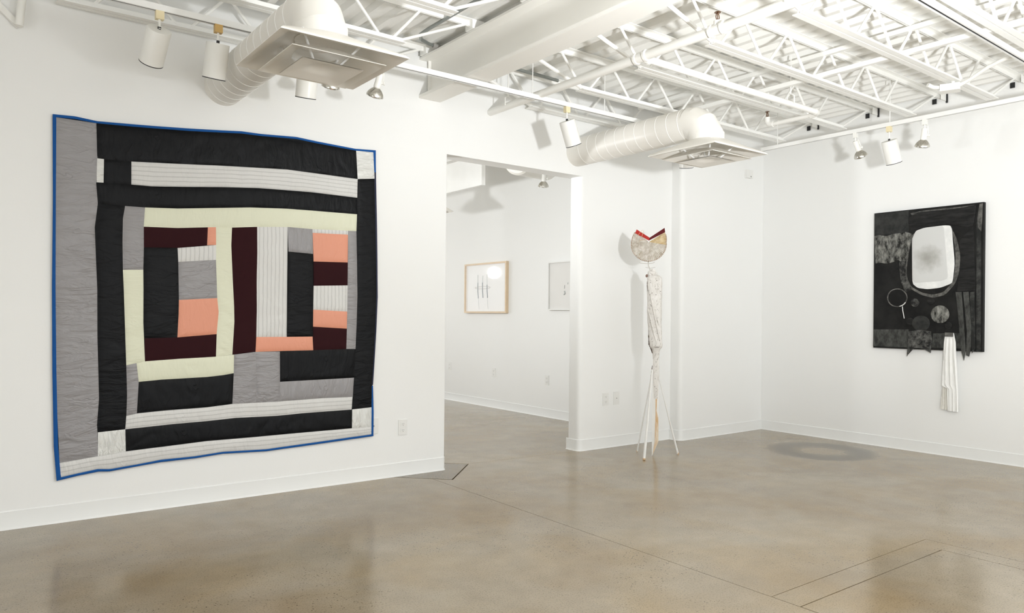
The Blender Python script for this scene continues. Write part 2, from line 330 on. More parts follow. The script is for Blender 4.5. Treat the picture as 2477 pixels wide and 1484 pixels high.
# ------------------------------------------------------------------ measured outlines, in metres (wall coordinates)
QUILT_PATCHES = [
    ('grey', [(0.49, 2.354), (0.491, 1.884), (0.495, 1.359), (0.503, 0.882), (0.509, 0.642), (0.523, 0.351)], [(0.694, 2.352), (0.702, 2.144), (0.696, 1.994), (0.706, 1.877), (0.691, 1.733), (0.701, 1.51), (0.708, 1.366), (0.711, 1.083), (0.722, 0.716), (0.713, 0.554), (0.716, 0.512), (0.719, 0.37)]),
    ('black', [(0.694, 2.352), (0.882, 2.362), (1.214, 2.388), (1.423, 2.41), (1.674, 2.426), (2.064, 2.435), (2.365, 2.426)], [(0.699, 2.145), (0.736, 2.144), (0.884, 2.149), (1.147, 2.17), (1.425, 2.194), (1.849, 2.223), (2.168, 2.222), (2.38, 2.22)]),
    ('white', [(2.365, 2.426), (2.502, 2.432)], [(2.38, 2.22), (2.516, 2.239)]),
    ('white', [(0.699, 2.145), (0.736, 2.144)], [(0.698, 2.001), (0.735, 2.003)]),
    ('black', [(0.736, 2.144), (0.884, 2.149)], [(0.735, 2.003), (0.885, 2.009)]),
    ('stripe_h', [(0.884, 2.149), (1.147, 2.17), (1.425, 2.194), (1.849, 2.223), (2.168, 2.222), (2.38, 2.22)], [(0.885, 2.009), (0.998, 2.011), (1.173, 2.028), (1.426, 2.054), (1.66, 2.074), (2.031, 2.086), (2.378, 2.083)]),
    ('black', [(0.698, 2.001), (0.735, 2.003), (0.885, 2.009), (0.998, 2.011), (1.173, 2.028), (1.426, 2.054), (1.66, 2.074), (2.031, 2.086), (2.378, 2.083)], [(0.706, 1.877), (0.852, 1.875), (0.963, 1.877), (1.15, 1.888), (1.376, 1.913), (1.604, 1.938), (1.852, 1.953), (2.032, 1.957), (2.377, 1.962)]),
    ('black', [(2.38, 2.22), (2.378, 2.083), (2.377, 1.962), (2.373, 1.838), (2.381, 1.584), (2.387, 1.37), (2.383, 1.166), (2.376, 0.977), (2.366, 0.768), (2.358, 0.629), (2.352, 0.537)], [(2.516, 2.239), (2.525, 1.916), (2.535, 1.603), (2.541, 1.327), (2.533, 1.116), (2.51, 0.712), (2.509, 0.543)]),
    ('black', [(0.706, 1.877), (0.691, 1.733), (0.701, 1.51), (0.708, 1.366), (0.711, 1.083), (0.722, 0.716), (0.713, 0.554), (0.718, 0.512)], [(0.852, 1.875), (0.841, 1.798), (0.84, 1.662), (0.844, 1.487), (0.85, 1.37), (0.856, 1.205), (0.867, 0.907), (0.873, 0.725), (0.87, 0.599), (0.865, 0.518)]),
    ('white', [(2.354, 0.537), (2.509, 0.543)], [(2.353, 0.4), (2.509, 0.398)]),
    ('white', [(0.718, 0.512), (0.865, 0.518)], [(0.719, 0.37), (0.869, 0.383)]),
    ('black', [(0.865, 0.518), (1.138, 0.528), (1.337, 0.531), (1.517, 0.538), (1.801, 0.531), (1.974, 0.536), (2.35, 0.537)], [(0.869, 0.383), (1.091, 0.392), (1.338, 0.402), (1.657, 0.4), (2.003, 0.401), (2.352, 0.4)]),
    ('stripe_h', [(0.523, 0.351), (0.618, 0.36), (0.719, 0.37), (0.869, 0.383), (1.091, 0.392), (1.338, 0.402), (1.657, 0.4), (2.003, 0.401), (2.352, 0.4), (2.509, 0.398)], [(0.529, 0.267), (0.619, 0.28), (0.719, 0.293), (0.783, 0.285), (0.927, 0.296), (1.068, 0.311), (1.263, 0.311), (1.443, 0.322), (1.728, 0.31), (1.994, 0.321), (2.187, 0.329), (2.508, 0.342)]),
    ('stripe_h', [(0.87, 0.599), (0.927, 0.61), (1.089, 0.617), (1.336, 0.62), (1.5, 0.632), (1.818, 0.629), (2.134, 0.633), (2.356, 0.629)], [(0.865, 0.518), (1.138, 0.528), (1.337, 0.531), (1.517, 0.538), (1.801, 0.531), (1.974, 0.536), (2.35, 0.537)]),
    ('grey', [(0.852, 1.875), (0.841, 1.798), (0.84, 1.662), (0.844, 1.487)], [(0.963, 1.877), (0.957, 1.757), (0.959, 1.631), (0.957, 1.493)]),
    ('cream', [(0.844, 1.487), (0.85, 1.37), (0.856, 1.205), (0.867, 0.907)], [(0.957, 1.493), (0.959, 1.373), (0.96, 1.165), (0.971, 0.928)]),
    ('cream', [(0.963, 1.877), (1.15, 1.888), (1.376, 1.913), (1.604, 1.938), (1.852, 1.953), (2.032, 1.957), (2.377, 1.962)], [(0.957, 1.758), (1.152, 1.765), (1.335, 1.784), (1.385, 1.789), (1.487, 1.794), (1.651, 1.812), (1.861, 1.828), (2.039, 1.827), (2.373, 1.838)]),
    ('maroon', [(0.957, 1.758), (1.152, 1.765), (1.335, 1.784)], [(0.959, 1.631), (1.152, 1.64), (1.331, 1.668)]),
    ('salmon', [(1.335, 1.784), (1.385, 1.789)], [(1.331, 1.668), (1.387, 1.673)]),
    ('cream', [(1.385, 1.789), (1.387, 1.673), (1.387, 1.576), (1.397, 1.328), (1.407, 1.238), (1.396, 1.093), (1.393, 0.946)], [(1.487, 1.794), (1.483, 1.677), (1.495, 1.443), (1.505, 1.28), (1.508, 1.174), (1.497, 0.957)]),
    ('stripe_v', [(1.153, 1.639), (1.387, 1.673)], [(1.158, 1.552), (1.387, 1.576)]),
    ('black', [(0.959, 1.631), (0.957, 1.493), (0.959, 1.373), (0.96, 1.165), (0.969, 1.07)], [(1.153, 1.64), (1.158, 1.552), (1.164, 1.311), (1.163, 1.222), (1.157, 1.074)]),
    ('grey', [(1.158, 1.552), (1.387, 1.576)], [(1.164, 1.311), (1.397, 1.328)]),
    ('salmon', [(1.164, 1.311), (1.163, 1.222), (1.157, 1.074)], [(1.397, 1.328), (1.407, 1.238), (1.396, 1.093)]),
    ('maroon', [(0.969, 1.07), (1.157, 1.074), (1.396, 1.093)], [(0.971, 0.928), (1.159, 0.938), (1.393, 0.946)]),
    ('cream', [(0.924, 0.918), (0.971, 0.928), (1.159, 0.938), (1.393, 0.946), (1.508, 0.957)], [(0.937, 0.803), (1.063, 0.811), (1.334, 0.816), (1.438, 0.824), (1.507, 0.834)]),
    ('grey', [(0.867, 0.907), (0.873, 0.725), (0.87, 0.599)], [(0.924, 0.918), (0.937, 0.803), (0.928, 0.61)]),
    ('black', [(0.937, 0.803), (1.063, 0.811), (1.334, 0.816), (1.438, 0.824), (1.507, 0.834)], [(0.929, 0.61), (1.089, 0.617), (1.336, 0.62), (1.5, 0.632)]),
    ('maroon', [(1.487, 1.794), (1.483, 1.677), (1.495, 1.443), (1.505, 1.28), (1.508, 1.174), (1.497, 0.957)], [(1.651, 1.812), (1.656, 1.634), (1.651, 1.465), (1.656, 1.283), (1.653, 1.072), (1.649, 0.975)]),
    ('stripe_v', [(1.651, 1.812), (1.861, 1.828)], [(1.653, 1.072), (1.862, 1.071)]),
    ('grey', [(1.861, 1.828), (2.039, 1.827)], [(1.868, 1.659), (2.044, 1.653)]),
    ('black', [(1.868, 1.659), (1.868, 1.428), (1.86, 1.071)], [(2.044, 1.653), (2.052, 1.347), (2.048, 1.071)]),
    ('stripe_v', [(2.039, 1.827), (2.307, 1.836)], [(2.04, 1.801), (2.307, 1.808)]),
    ('salmon', [(2.04, 1.801), (2.307, 1.808)], [(2.049, 1.6), (2.307, 1.606)]),
    ('maroon', [(2.049, 1.6), (2.307, 1.606)], [(2.052, 1.429), (2.309, 1.44)]),
    ('stripe_v', [(2.052, 1.429), (2.309, 1.44)], [(2.051, 1.261), (2.309, 1.25)]),
    ('salmon', [(2.051, 1.261), (2.309, 1.25)], [(2.051, 1.141), (2.307, 1.126)]),
    ('maroon', [(2.051, 1.141), (2.307, 1.126)], [(2.054, 0.975), (2.304, 0.979)]),
    ('grey', [(2.307, 1.836), (2.309, 1.44), (2.307, 1.126), (2.304, 0.979)], [(2.373, 1.838), (2.381, 1.584), (2.387, 1.37), (2.383, 1.166), (2.376, 0.977)]),
    ('salmon', [(1.653, 1.072), (1.86, 1.071), (2.048, 1.071)], [(1.649, 0.972), (1.821, 0.974), (2.054, 0.975)]),
    ('grey', [(1.508, 0.957), (1.507, 0.834), (1.5, 0.632)], [(1.649, 0.972), (1.659, 0.783), (1.655, 0.631)]),
    ('grey', [(1.649, 0.972), (1.659, 0.783), (1.655, 0.631)], [(1.815, 0.971), (1.818, 0.763), (1.815, 0.629)]),
    ('black', [(1.815, 0.971), (2.054, 0.975), (2.304, 0.979), (2.376, 0.977)], [(1.818, 0.763), (2.059, 0.765), (2.366, 0.768)]),
    ('grey', [(1.818, 0.763), (2.059, 0.765), (2.366, 0.768)], [(1.815, 0.629), (2.134, 0.633), (2.358, 0.629)]),
]
QUILT_BINDING = [
    ('blue', [(0.472, 2.369), (0.584, 2.375), (0.7, 2.365), (0.882, 2.377), (0.995, 2.385), (1.214, 2.404), (1.423, 2.425), (1.542, 2.438), (1.675, 2.44), (1.917, 2.457), (2.064, 2.449), (2.36, 2.438), (2.522, 2.45)], [(0.491, 2.354), (0.584, 2.359), (0.694, 2.352), (0.882, 2.362), (0.995, 2.37), (1.214, 2.388), (1.423, 2.41), (1.542, 2.423), (1.674, 2.426), (1.917, 2.443), (2.064, 2.435), (2.363, 2.425), (2.502, 2.432)]),
    ('blue', [(0.472, 2.369), (0.477, 1.883), (0.477, 1.359), (0.483, 0.883), (0.493, 0.453), (0.509, 0.248)], [(0.491, 2.354), (0.492, 1.884), (0.495, 1.359), (0.503, 0.882), (0.515, 0.45), (0.531, 0.267)]),
    ('blue', [(0.531, 0.267), (0.619, 0.28), (0.719, 0.293), (0.783, 0.285), (0.927, 0.296), (1.068, 0.311), (1.263, 0.311), (1.443, 0.322), (1.728, 0.31), (1.994, 0.321), (2.187, 0.329), (2.508, 0.342)], [(0.509, 0.248), (0.619, 0.266), (0.723, 0.277), (0.781, 0.271), (0.927, 0.284), (1.068, 0.296), (1.263, 0.298), (1.443, 0.309), (1.728, 0.296), (1.996, 0.306), (2.187, 0.314), (2.525, 0.328)]),
    ('blue', [(2.502, 2.432), (2.508, 2.336), (2.512, 2.285)], [(2.522, 2.45), (2.524, 2.339), (2.526, 2.287)]),
    ('navy', [(2.512, 2.285), (2.525, 1.916), (2.538, 1.419), (2.53, 1.082), (2.51, 0.709)], [(2.526, 2.287), (2.538, 1.917), (2.551, 1.358), (2.542, 1.112), (2.519, 0.708)]),
    ('blue', [(2.507, 0.703), (2.507, 0.544), (2.508, 0.342)], [(2.519, 0.702), (2.526, 0.499), (2.525, 0.328)]),
]
PAINT_PIECES = [
    ('canvas_panel','char',1,[(3.666, 2.258), (3.344, 2.255), (3.342, 2.045), (3.663, 2.044)]),
    ('collar','char2',5,[(3.344, 2.189), (3.256, 2.229), (2.936, 2.228), (2.765, 2.238), (2.774, 2.139), (2.79, 2.063), (2.835, 2.053), (2.969, 2.086), (3.016, 2.098), (3.127, 2.09), (3.241, 2.074), (3.313, 2.069), (3.343, 2.136)]),
    ('grey_patch','smoke',2,[(3.663, 2.04), (3.616, 2.046), (3.546, 2.032), (3.477, 2.048), (3.417, 2.051), (3.372, 2.059), (3.313, 2.035), (3.316, 1.982), (3.327, 1.923), (3.341, 1.863), (3.348, 1.818), (3.37, 1.781), (3.399, 1.775), (3.437, 1.796), (3.49, 1.776), (3.543, 1.766), (3.606, 1.778), (3.653, 1.774), (3.659, 1.899)]),
    ('oval_rim','rim',2,[(3.313, 2.035), (3.348, 1.879), (3.368, 1.728), (3.366, 1.614), (3.323, 1.522), (3.221, 1.46), (3.121, 1.432), (3.017, 1.456), (2.937, 1.549), (2.901, 1.649), (2.89, 1.806), (2.92, 1.952), (2.962, 2.05), (3.127, 2.082)]),
    ('oval','black',4,[(3.298, 2.026), (3.333, 1.878), (3.353, 1.727), (3.35, 1.621), (3.308, 1.537), (3.214, 1.482), (3.121, 1.462), (3.031, 1.482), (2.964, 1.557), (2.938, 1.65), (2.929, 1.809), (2.947, 1.954), (2.972, 2.043), (3.127, 2.075)]),
    ('pillow','white',11,[(3.269, 2.058), (3.198, 2.079), (3.113, 2.083), (3.023, 2.086), (2.975, 2.08), (2.961, 2.042), (2.954, 1.955), (2.935, 1.744), (2.947, 1.607), (2.958, 1.56), (3.052, 1.523), (3.164, 1.512), (3.25, 1.526), (3.298, 1.567), (3.303, 1.8), (3.305, 1.982), (3.287, 2.025)]),
    ('pillow_face','pillow',13,[(3.266, 2.054), (3.198, 2.076), (3.113, 2.08), (3.026, 2.082), (3.014, 1.959), (2.996, 1.747), (2.985, 1.605), (3.053, 1.582), (3.179, 1.577), (3.293, 1.574), (3.299, 1.8), (3.301, 1.981), (3.284, 2.021)]),
    ('top_smear','rim',1,[(3.329, 2.229), (3.199, 2.242), (2.99, 2.241), (2.857, 2.241), (2.766, 2.246), (2.857, 2.233), (2.896, 2.209), (2.943, 2.203), (3.072, 2.224), (3.199, 2.223), (3.315, 2.207)]),
    ('corner_smear','rim',4,[(2.74, 2.249), (2.714, 2.252), (2.718, 2.099), (2.725, 2.008), (2.748, 2.038), (2.757, 2.124)]),
    ('neck_strip','smoke2',3,[(3.429, 1.784), (3.37, 1.781), (3.361, 1.614), (3.301, 1.514), (3.367, 1.485), (3.412, 1.593)]),
    ('lower_strip','slate',2,[(3.666, 1.133), (3.334, 1.14), (3.343, 0.969), (3.669, 0.97)]),
    ('lower_strip','slate',2,[(3.118, 1.107), (2.88, 1.117), (2.878, 0.979), (3.131, 0.974)]),
    ('pointed_cloth','smoke2',6,[(3.334, 1.121), (3.218, 1.138), (3.132, 1.125), (3.123, 1.044), (3.134, 0.928), (3.187, 0.96), (3.245, 0.969), (3.303, 0.962), (3.346, 0.886), (3.334, 1.038)]),
    ('side_panel','char2',1,[(2.897, 1.95), (2.79, 2.056), (2.769, 1.495), (2.916, 1.487), (2.892, 1.706)]),
    ('hanging_strip','slate',6,[(2.926, 1.482), (2.877, 1.481), (2.854, 1.184), (2.839, 0.969), (2.853, 0.873), (2.876, 0.967), (2.887, 1.051), (2.906, 1.305)]),
    ('hanging_strip','slate',8,[(2.863, 1.48), (2.82, 1.483), (2.794, 1.178), (2.796, 0.996), (2.811, 0.911), (2.835, 0.921), (2.83, 1.14)]),
    ('hanging_strip','slate2',5,[(2.81, 1.479), (2.773, 1.482), (2.761, 0.986), (2.788, 0.942), (2.796, 1.032)]),
    ('edge_strip','slate2',2,[(2.762, 2.083), (2.728, 2.251), (2.72, 0.963), (2.756, 0.954)]),
]
PAINT_DISCS = [
    ('disc','smoke2',3,(3.277, 1.389),0.037,0.039),
    ('disc','char2',3,(3.135, 1.403),0.033,0.034),
    ('disc','smoke',4,(3.057, 1.282),0.079,0.081),
    ('disc','char',4,(3.222, 1.197),0.080,0.073),
    ('disc','char2',3,(3.32, 1.215),0.033,0.033),
    ('disc','char2',3,(2.984, 1.18),0.031,0.034),
]
SCARF_ROWS = [((3.004, 1.114), (2.936, 1.116)), ((3.014, 1.032), (2.916, 1.035)), ((3.02, 0.886), (2.911, 0.892)), ((3.024, 0.74), (2.901, 0.749)), ((3.025, 0.636), (2.895, 0.646)), ((2.982, 0.617), (2.893, 0.606)), ((2.978, 0.524), (2.891, 0.533)), ((2.974, 0.417), (2.89, 0.415))]
SCARF_BACK_ROWS = [((3.025, 0.651), (2.979, 0.639)), ((3.035, 0.594), (2.979, 0.599)), ((3.041, 0.5), (2.975, 0.506)), ((3.044, 0.425), (2.974, 0.421))]
DISH_RING = [(3.347, 1.436), (3.35, 1.414), (3.359, 1.394), (3.373, 1.377), (3.391, 1.364), (3.413, 1.356), (3.436, 1.353), (3.46, 1.356), (3.482, 1.364), (3.501, 1.378), (3.516, 1.396), (3.525, 1.416), (3.528, 1.438), (3.525, 1.46), (3.516, 1.481), (3.502, 1.498), (3.483, 1.511), (3.461, 1.519), (3.438, 1.521), (3.414, 1.518), (3.392, 1.509), (3.374, 1.495), (3.359, 1.478), (3.35, 1.457)]
THREAD = [(3.39, 1.355), (3.386, 1.316), (3.378, 1.277), (3.372, 1.242)]
TRUNK_SECTIONS = [(1.615, -0.022, 0.018), (1.6, -0.044, 0.055), (1.581, -0.058, 0.073), (1.519, -0.058, 0.078), (1.408, -0.055, 0.076), (1.297, -0.053, 0.073), (1.186, -0.051, 0.073), (1.113, -0.044, 0.076), (1.039, -0.04, 0.08), (0.98, -0.035, 0.084), (0.965, -0.029, 0.08), (0.943, -0.011, 0.062), (0.913, -0.004, 0.056), (0.862, 0.0, 0.055), (0.781, 0.0, 0.056), (0.688, 0.0, 0.058), (0.596, 0.004, 0.055), (0.504, 0.007, 0.051)]

# ------------------------------------------------------------------ room shell
D1, D2, ZD = 5.05, 7.22, 3.29          # quilt wall, painting wall, underside of the roof deck
X0, Y0 = -2.6, -2.6
# floor: slabs parted by saw-cut joints over a darker bed
flo = struct(MB().box((X0-0.2, Y0-0.2, -0.08), (7.5, 14.2, -0.012)).build('floor', 'floor_joint'))
def slab(poly, g, m='polished_concrete'):
    return MB().plan(inset(poly, g), -0.012, 0.0).build('slab', m, flo)
slab([(X0-.2, Y0-.2), (2.91, Y0-.2), (2.91, 4.815), (2.62, 5.12), (X0-.2, 5.12)], 0.002)
slab([(2.91, 1.93), (4.38, 1.93), (4.38, Y0-.2), (7.5, Y0-.2), (7.5, 5.06), (4.62, 5.07), (3.45, 5.138), (3.02, 4.71), (2.91, 4.815)], 0.002)
slab([(2.91, 1.79), (4.25, 1.79), (4.25, Y0-.2), (4.38, Y0-.2), (4.38, 1.93), (2.91, 1.93)], 0.0022)
slab([(2.91, Y0-.2), (4.25, Y0-.2), (4.25, 1.79), (2.91, 1.79)], 0.0035)
slab([(2.62, 5.12), (2.91, 4.815), (3.02, 4.71), (3.45, 5.138), (3.04, 5.55)], 0.009, 'patch_concrete')
slab([(X0-.2, 5.12), (2.62, 5.12), (3.04, 5.55), (3.45, 5.138), (4.62, 5.07), (7.5, 5.06), (7.5, 14.2), (X0-.2, 14.2)], 0.0018)

# quilt wall with the doorway (right jamb has a bullnose corner)
TH = 0.165; JL, JR, HZ = 3.158, 4.592, 2.512
w = MB()
w.plan(rounded([(X0-.2, D1), (JL, D1), (JL, D1+TH), (X0-.2, D1+TH)], {1: 0.012, 2: 0.012}), 0, HZ)
w.plan(rounded([(JR, D1), (5.95, D1), (5.95, D1+TH), (JR, D1+TH)], {0: 0.05, 3: 0.05}, 8), 0, HZ)
w.box((X0-.2, D1, HZ), (5.95, D1+TH, 3.36))
wl = struct(w.build('wall_left', 'wall_paint', smooth=True, angle=0.5))
# return in the corner, a hand proud of the quilt wall
wc = struct(MB().plan(rounded([(5.83, 4.915), (7.3, 4.945), (7.3, D1+TH), (5.83, D1+TH)], {0: 0.055}, 8), 0, 3.36).build('wall_corner', 'wall_paint', smooth=True, angle=0.5))
wr = struct(MB().box((D2, Y0-.2, 0), (D2+0.16, 5.3, 3.36)).build('wall_right', 'wall_paint'))
# unseen walls behind the camera; gaps added between posts to let fill light in
m = MB().box((X0-.2, Y0-.2, 3.0), (D2+.16, Y0, 3.36))
for x in (2.3, 4.75, D2-0.04): m.box((x, Y0-.2, 0), (x+0.1, Y0, 3.0))
m.box((X0-.2, Y0-.2, 0), (-0.4, Y0, 3.0))
struct(m.build('wall_near', 'wall_paint'))
m = MB().box((X0-.2, 2.0, 0), (X0, D1, 3.36)).box((X0-.2, Y0, 3.0), (X0, 2.0, 3.36)).box((X0-.2, -0.3, 0), (X0, -0.2, 3.0))
struct(m.build('wall_behind', 'wall_paint'))
# next room
FX = 5.83
struct(MB().box((FX, D1+TH, 0), (FX+0.15, 14.0, 3.36)).build('wall_beyond', 'wall_paint'))
struct(MB().box((0.2, 14.0, 2.8), (FX+.15, 14.15, 3.36)).build('wall_beyond_end', 'wall_paint'))  # unseen end; opening added under this head to let fill light in
struct(MB().box((0.05, D1+TH, 0), (0.2, 14.15, 3.36)).build('wall_beyond_left', 'wall_paint'))

# baseboards: rubber cove base with a small toe
def base_run(name, path, h=0.105, t=0.006):
    m = MB(); prof = [(0, 0), (0.012, 0), (0.009, 0.006), (t, 0.016), (t, h-0.004), (t*0.5, h), (0, h)]
    vs = []; P = [Vector(p) for p in path]
    for i, p in enumerate(P):
        d0 = (P[i]-P[i-1]).normalized() if i else (P[1]-P[0]).normalized(); d1 = (P[i+1]-P[i]).normalized() if i < len(P)-1 else d0
        n0, n1 = Vector((d0.y, -d0.x)), Vector((d1.y, -d1.x)); k = 1 + n0.dot(n1); nn = (n0+n1)/max(k, 0.3)
        vs += [(p.x+nn.x*a, p.y+nn.y*a, z) for a, z in prof]
    n = len(prof); fs = [(i*n+j, i*n+(j+1)%n, (i+1)*n+(j+1)%n, (i+1)*n+j) for i in range(len(P)-1) for j in range(n)]
    fs += [tuple(range(n)), tuple(range((len(P)-1)*n, len(P)*n))]
    m.add(vs, fs); return struct(m.build(name, 'base_rubber', smooth=True, angle=0.6))
base_run('baseboard_left', [(X0, D1), (JL-0.012, D1), (JL, D1+0.012), (JL, D1+TH)])
jamb = [p for p in rounded([(JR, D1+TH), (JR, D1), (5.80, D1)], {1: 0.05}, 8)]
base_run('baseboard_corner', jamb + [(5.815, D1-0.006), (5.828, 4.985)] + [p for p in rounded([(5.83, 4.985), (5.83, 4.915), (6.2, 4.922)], {1: 0.055}, 8)][1:-1] + [(7.215, 4.943)])
base_run('baseboard_right', [(D2, 4.943), (D2, Y0)])
base_run('baseboard_beyond', [(FX, 14.0), (FX, D1+TH)])

# roof deck: corrugated steel, ribs running towards the quilt wall
dm = MB(); pitch = 0.1524; prof = []
x = X0 - 0.15
while x < 7.4:
    prof += [(x, ZD), (x+0.046, ZD), (x+0.064, ZD+0.038), (x+pitch-0.018, ZD+0.038)]; x += pitch
prof.append((x, ZD)); n = len(prof)
dm.add([(a, Y0-.2, z) for a, z in prof] + [(a, 14.2, z) for a, z in prof] + [(a, Y0-.2, z+0.004) for a, z in prof] + [(a, 14.2, z+0.004) for a, z in prof],
       [(i, i+1, n+i+1, n+i) for i in range(n-1)] + [(2*n+i, 3*n+i, 3*n+i+1, 2*n+i+1) for i in range(n-1)])
ceil = struct(dm.build('ceiling', 'deck_white'))
struct(MB().box((X0-.25, Y0-.25, 3.40), (7.5, 14.3, 3.46)).build('ceiling_top', 'deck_white'))

# ------------------------------------------------------------------ roof steel
BX = 2.99
bm_ = thing('steel_beam', (BX, 1.2, 2.91), 'big cream painted steel beam crossing the ceiling above the doorway', 'beam')
MB().box((BX-0.095, Y0, 2.91), (BX+0.095, D1, 2.934)).build('bottom_flange', 'beam_paint', bm_)
MB().box((BX-0.006, Y0, 2.934), (BX+0.006, D1, 3.206)).build('web', 'beam_paint', bm_)
MB().box((BX-0.095, Y0, 3.206), (BX+0.095, D1, 3.222)).build('top_flange', 'beam_paint', bm_)
MB().box((BX-0.03, D1-0.03, 2.926), (BX-0.006, D1-0.022, 3.206)).build('stiffener', 'beam_paint', bm_)

def chord(x0, x1, y, z, upside):   # double angle
    m = MB(); s = 1 if upside else -1
    for k in (-1, 1):
        a0, a1 = sorted((y + k*0.0045, y + k*0.044)); b0, b1 = sorted((y + k*0.0045, y + k*0.0085))
        m.box((x0, a0, min(z, z+s*0.005)), (x1, a1, max(z, z+s*0.005)))
        m.box((x0, b0, min(z+s*0.0051, z+s*0.04)), (x1, b1, max(z+s*0.0051, z+s*0.04)))
    return m
PAN = 0.54; ZB, ZT = 3.0, ZD - 0.002
def rod_mesh(sgn):
    m = MB().tube([(0, 0, ZB+0.012), (sgn*0.235, 0, ZT-0.012)], 0.0105, 8); return m
ROD = {}
def joist(y, x0, x1, b0, b1, label, nstart, seat):
    t = thing('bar_joist', ((x0+x1)/2, y, ZB), label, 'joist', 'white open web joists under the roof deck')
    chord(x0, x1, y, ZT, False).build('top_chord', 'steel_white', t)
    chord(b0, b1, y, ZB, True).build('bottom_chord', 'steel_white', t)
    x = nstart
    while x < b1 - 0.03:
        for sg in (-1, 1):
            if sg not in ROD:
                o = rod_mesh(sg).build('web_rod', 'steel_white', smooth=True); o.parent = t; ROD[sg] = o
                o.location = Vector((x + sg*0.032, y, 0)) - t.location
            else: share(ROD[sg], 'web_rod', t, (x + sg*0.032, y, 0))
        x += PAN
    MB().tube([(b0+0.03, y, ZB+0.02), (x0+0.12, y, ZT-0.02)], 0.014, 8).build('end_strut', 'steel_white', t, smooth=True)
    MB().tube([(b1-0.03, y, ZB+0.02), (x1-0.10, y, ZT-0.02)], 0.010, 8).build('end_strut', 'steel_white', t, smooth=True)
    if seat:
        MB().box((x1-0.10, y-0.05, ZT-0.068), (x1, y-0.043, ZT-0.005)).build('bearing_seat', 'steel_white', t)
        MB().box((x1-0.012, y-0.062, ZT-0.085), (x1-0.001, y-0.047, ZT-0.002)).build('pocket_shade', 'black', t)  # black blocks stand in for the shade in the wall pockets
        MB().box((x1-0.012, y+0.035, ZT-0.075), (x1-0.001, y+0.07, ZT-0.03)).build('pocket_shade', 'black', t)
    else:
        MB().box((x1-0.10, y-0.045, ZT-0.064), (x1, y+0.045, ZT-0.005)).build('bearing_seat', 'steel_white', t)
ords = ['nearest the doorway wall', 'second out from the doorway wall', 'third out from the doorway wall', 'fourth out from the doorway wall', 'fifth out from the doorway wall', 'sixth out from the doorway wall', 'seventh out from the doorway wall']
JY = [4.97, 4.34, 3.71, 3.085, 2.455, 1.83, 1.20]
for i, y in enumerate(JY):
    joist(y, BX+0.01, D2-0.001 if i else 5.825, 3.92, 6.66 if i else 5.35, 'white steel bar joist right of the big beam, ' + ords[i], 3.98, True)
for i, y in enumerate(JY[:4]):
    joist(y, -0.12, BX-0.01, 0.48, 2.36, 'white steel bar joist left of the big beam, ' + ords[i], 0.62, False)
def bridging(x, z, label):
    m = MB().box((x, 0.9, z), (x+0.032, 4.97, z+0.004)); m.box((x, 0.9, z+0.0041), (x+0.004, 4.97, z+0.032))
    tag(m.build('bridging_bar', 'steel_white', pivot=(x, 3, z)), label, 'brace', 'bridging bars across the joists')
bridging(5.20, ZB+0.042, 'white angle bar crossing the lower joist chords right of the beam')
bridging(5.24, ZT-0.075, 'white angle bar crossing the upper joist chords right of the beam')

# ------------------------------------------------------------------ sprinkler pipes
sp = thing('sprinkler_pipe', (3.57, 3.0, 2.915), 'cream sprinkler pipe run hung below the joists beside the beam', 'pipe')
PZ = 2.915; PR = 0.029
MB().tube([(3.57, D1-0.002, PZ), (3.57, -2.5, PZ)], PR, 16).build('main_pipe', 'pipe_paint', sp, smooth=True)
MB().tube([(3.57, 3.36, PZ), (5.60, 3.36, PZ)], PR*0.82, 14).build('branch_pipe', 'pipe_paint', sp, smooth=True)
MB().tube([(5.60, 3.36, PZ), (5.635, 3.362, PZ), (5.655, 3.385, PZ-0.004), (5.66, 3.43, PZ-0.008)], PR*0.92, 14).build('elbow', 'pipe_paint', sp, smooth=True)
MB().tube([(5.66, 3.42, PZ-0.008), (5.66, 3.80, PZ-0.008)], PR*0.62, 12).build('branch_pipe', 'pipe_paint', sp, smooth=True)
MB().tube([(5.66, 3.78, PZ-0.008), (5.66, 3.82, PZ-0.004), (5.66, 3.838, PZ+0.02), (5.66, 3.84, PZ+0.06)], PR*0.8, 12).build('elbow', 'pipe_paint', sp, smooth=True)
for yy in (3.36, 2.76):
    tee = MB().lathe([(PR*1.02, -0.055), (PR*1.32, -0.05), (PR*1.32, -0.034), (PR*1.12, -0.03), (PR*1.12, 0.03), (PR*1.32, 0.034), (PR*1.32, 0.05), (PR*1.02, 0.055)], (3.57, yy, PZ), (0, 1, 0), 20)
    if yy > 3: tee.lathe([(PR*0.95, 0.01), (PR*1.0, 0.06), (PR*1.15, 0.062), (PR*1.15, 0.075)], (3.57, yy, PZ), (1, 0, 0), 18)
    else: tee.lathe([(PR*0.8, 0.01), (PR*0.8, 0.05)], (3.57, yy, PZ), (0, 0, 1), 16)
    tee.build('tee_fitting', 'pipe_paint', sp, smooth=True)
def sprinkler_head(c):
    c = Vector(c)
    h = MB().lathe([(0.010, 0), (0.012, 0.006), (0.009, 0.012)], c, (0, 0, 1), 10)
    for k in (-1, 1): h.tube([c+Vector((k*0.009, 0, 0.008)), c+Vector((k*0.016, 0, 0.022)), c+Vector((k*0.012, 0, 0.04)), c+Vector((0, 0, 0.05))], 0.003, 6)
    h.tube([c+Vector((0, 0, 0.012)), c+Vector((0, 0, 0.05))], 0.0032, 6); h.lathe([(0.019, 0.05), (0.019, 0.053)], c, (0, 0, 1), 14)
    return h.build('sprinkler_head', 'bronze', sp, smooth=True)
sprinkler_head((3.57, 2.76, PZ+0.048)); sprinkler_head((5.66, 3.84, PZ+0.058))
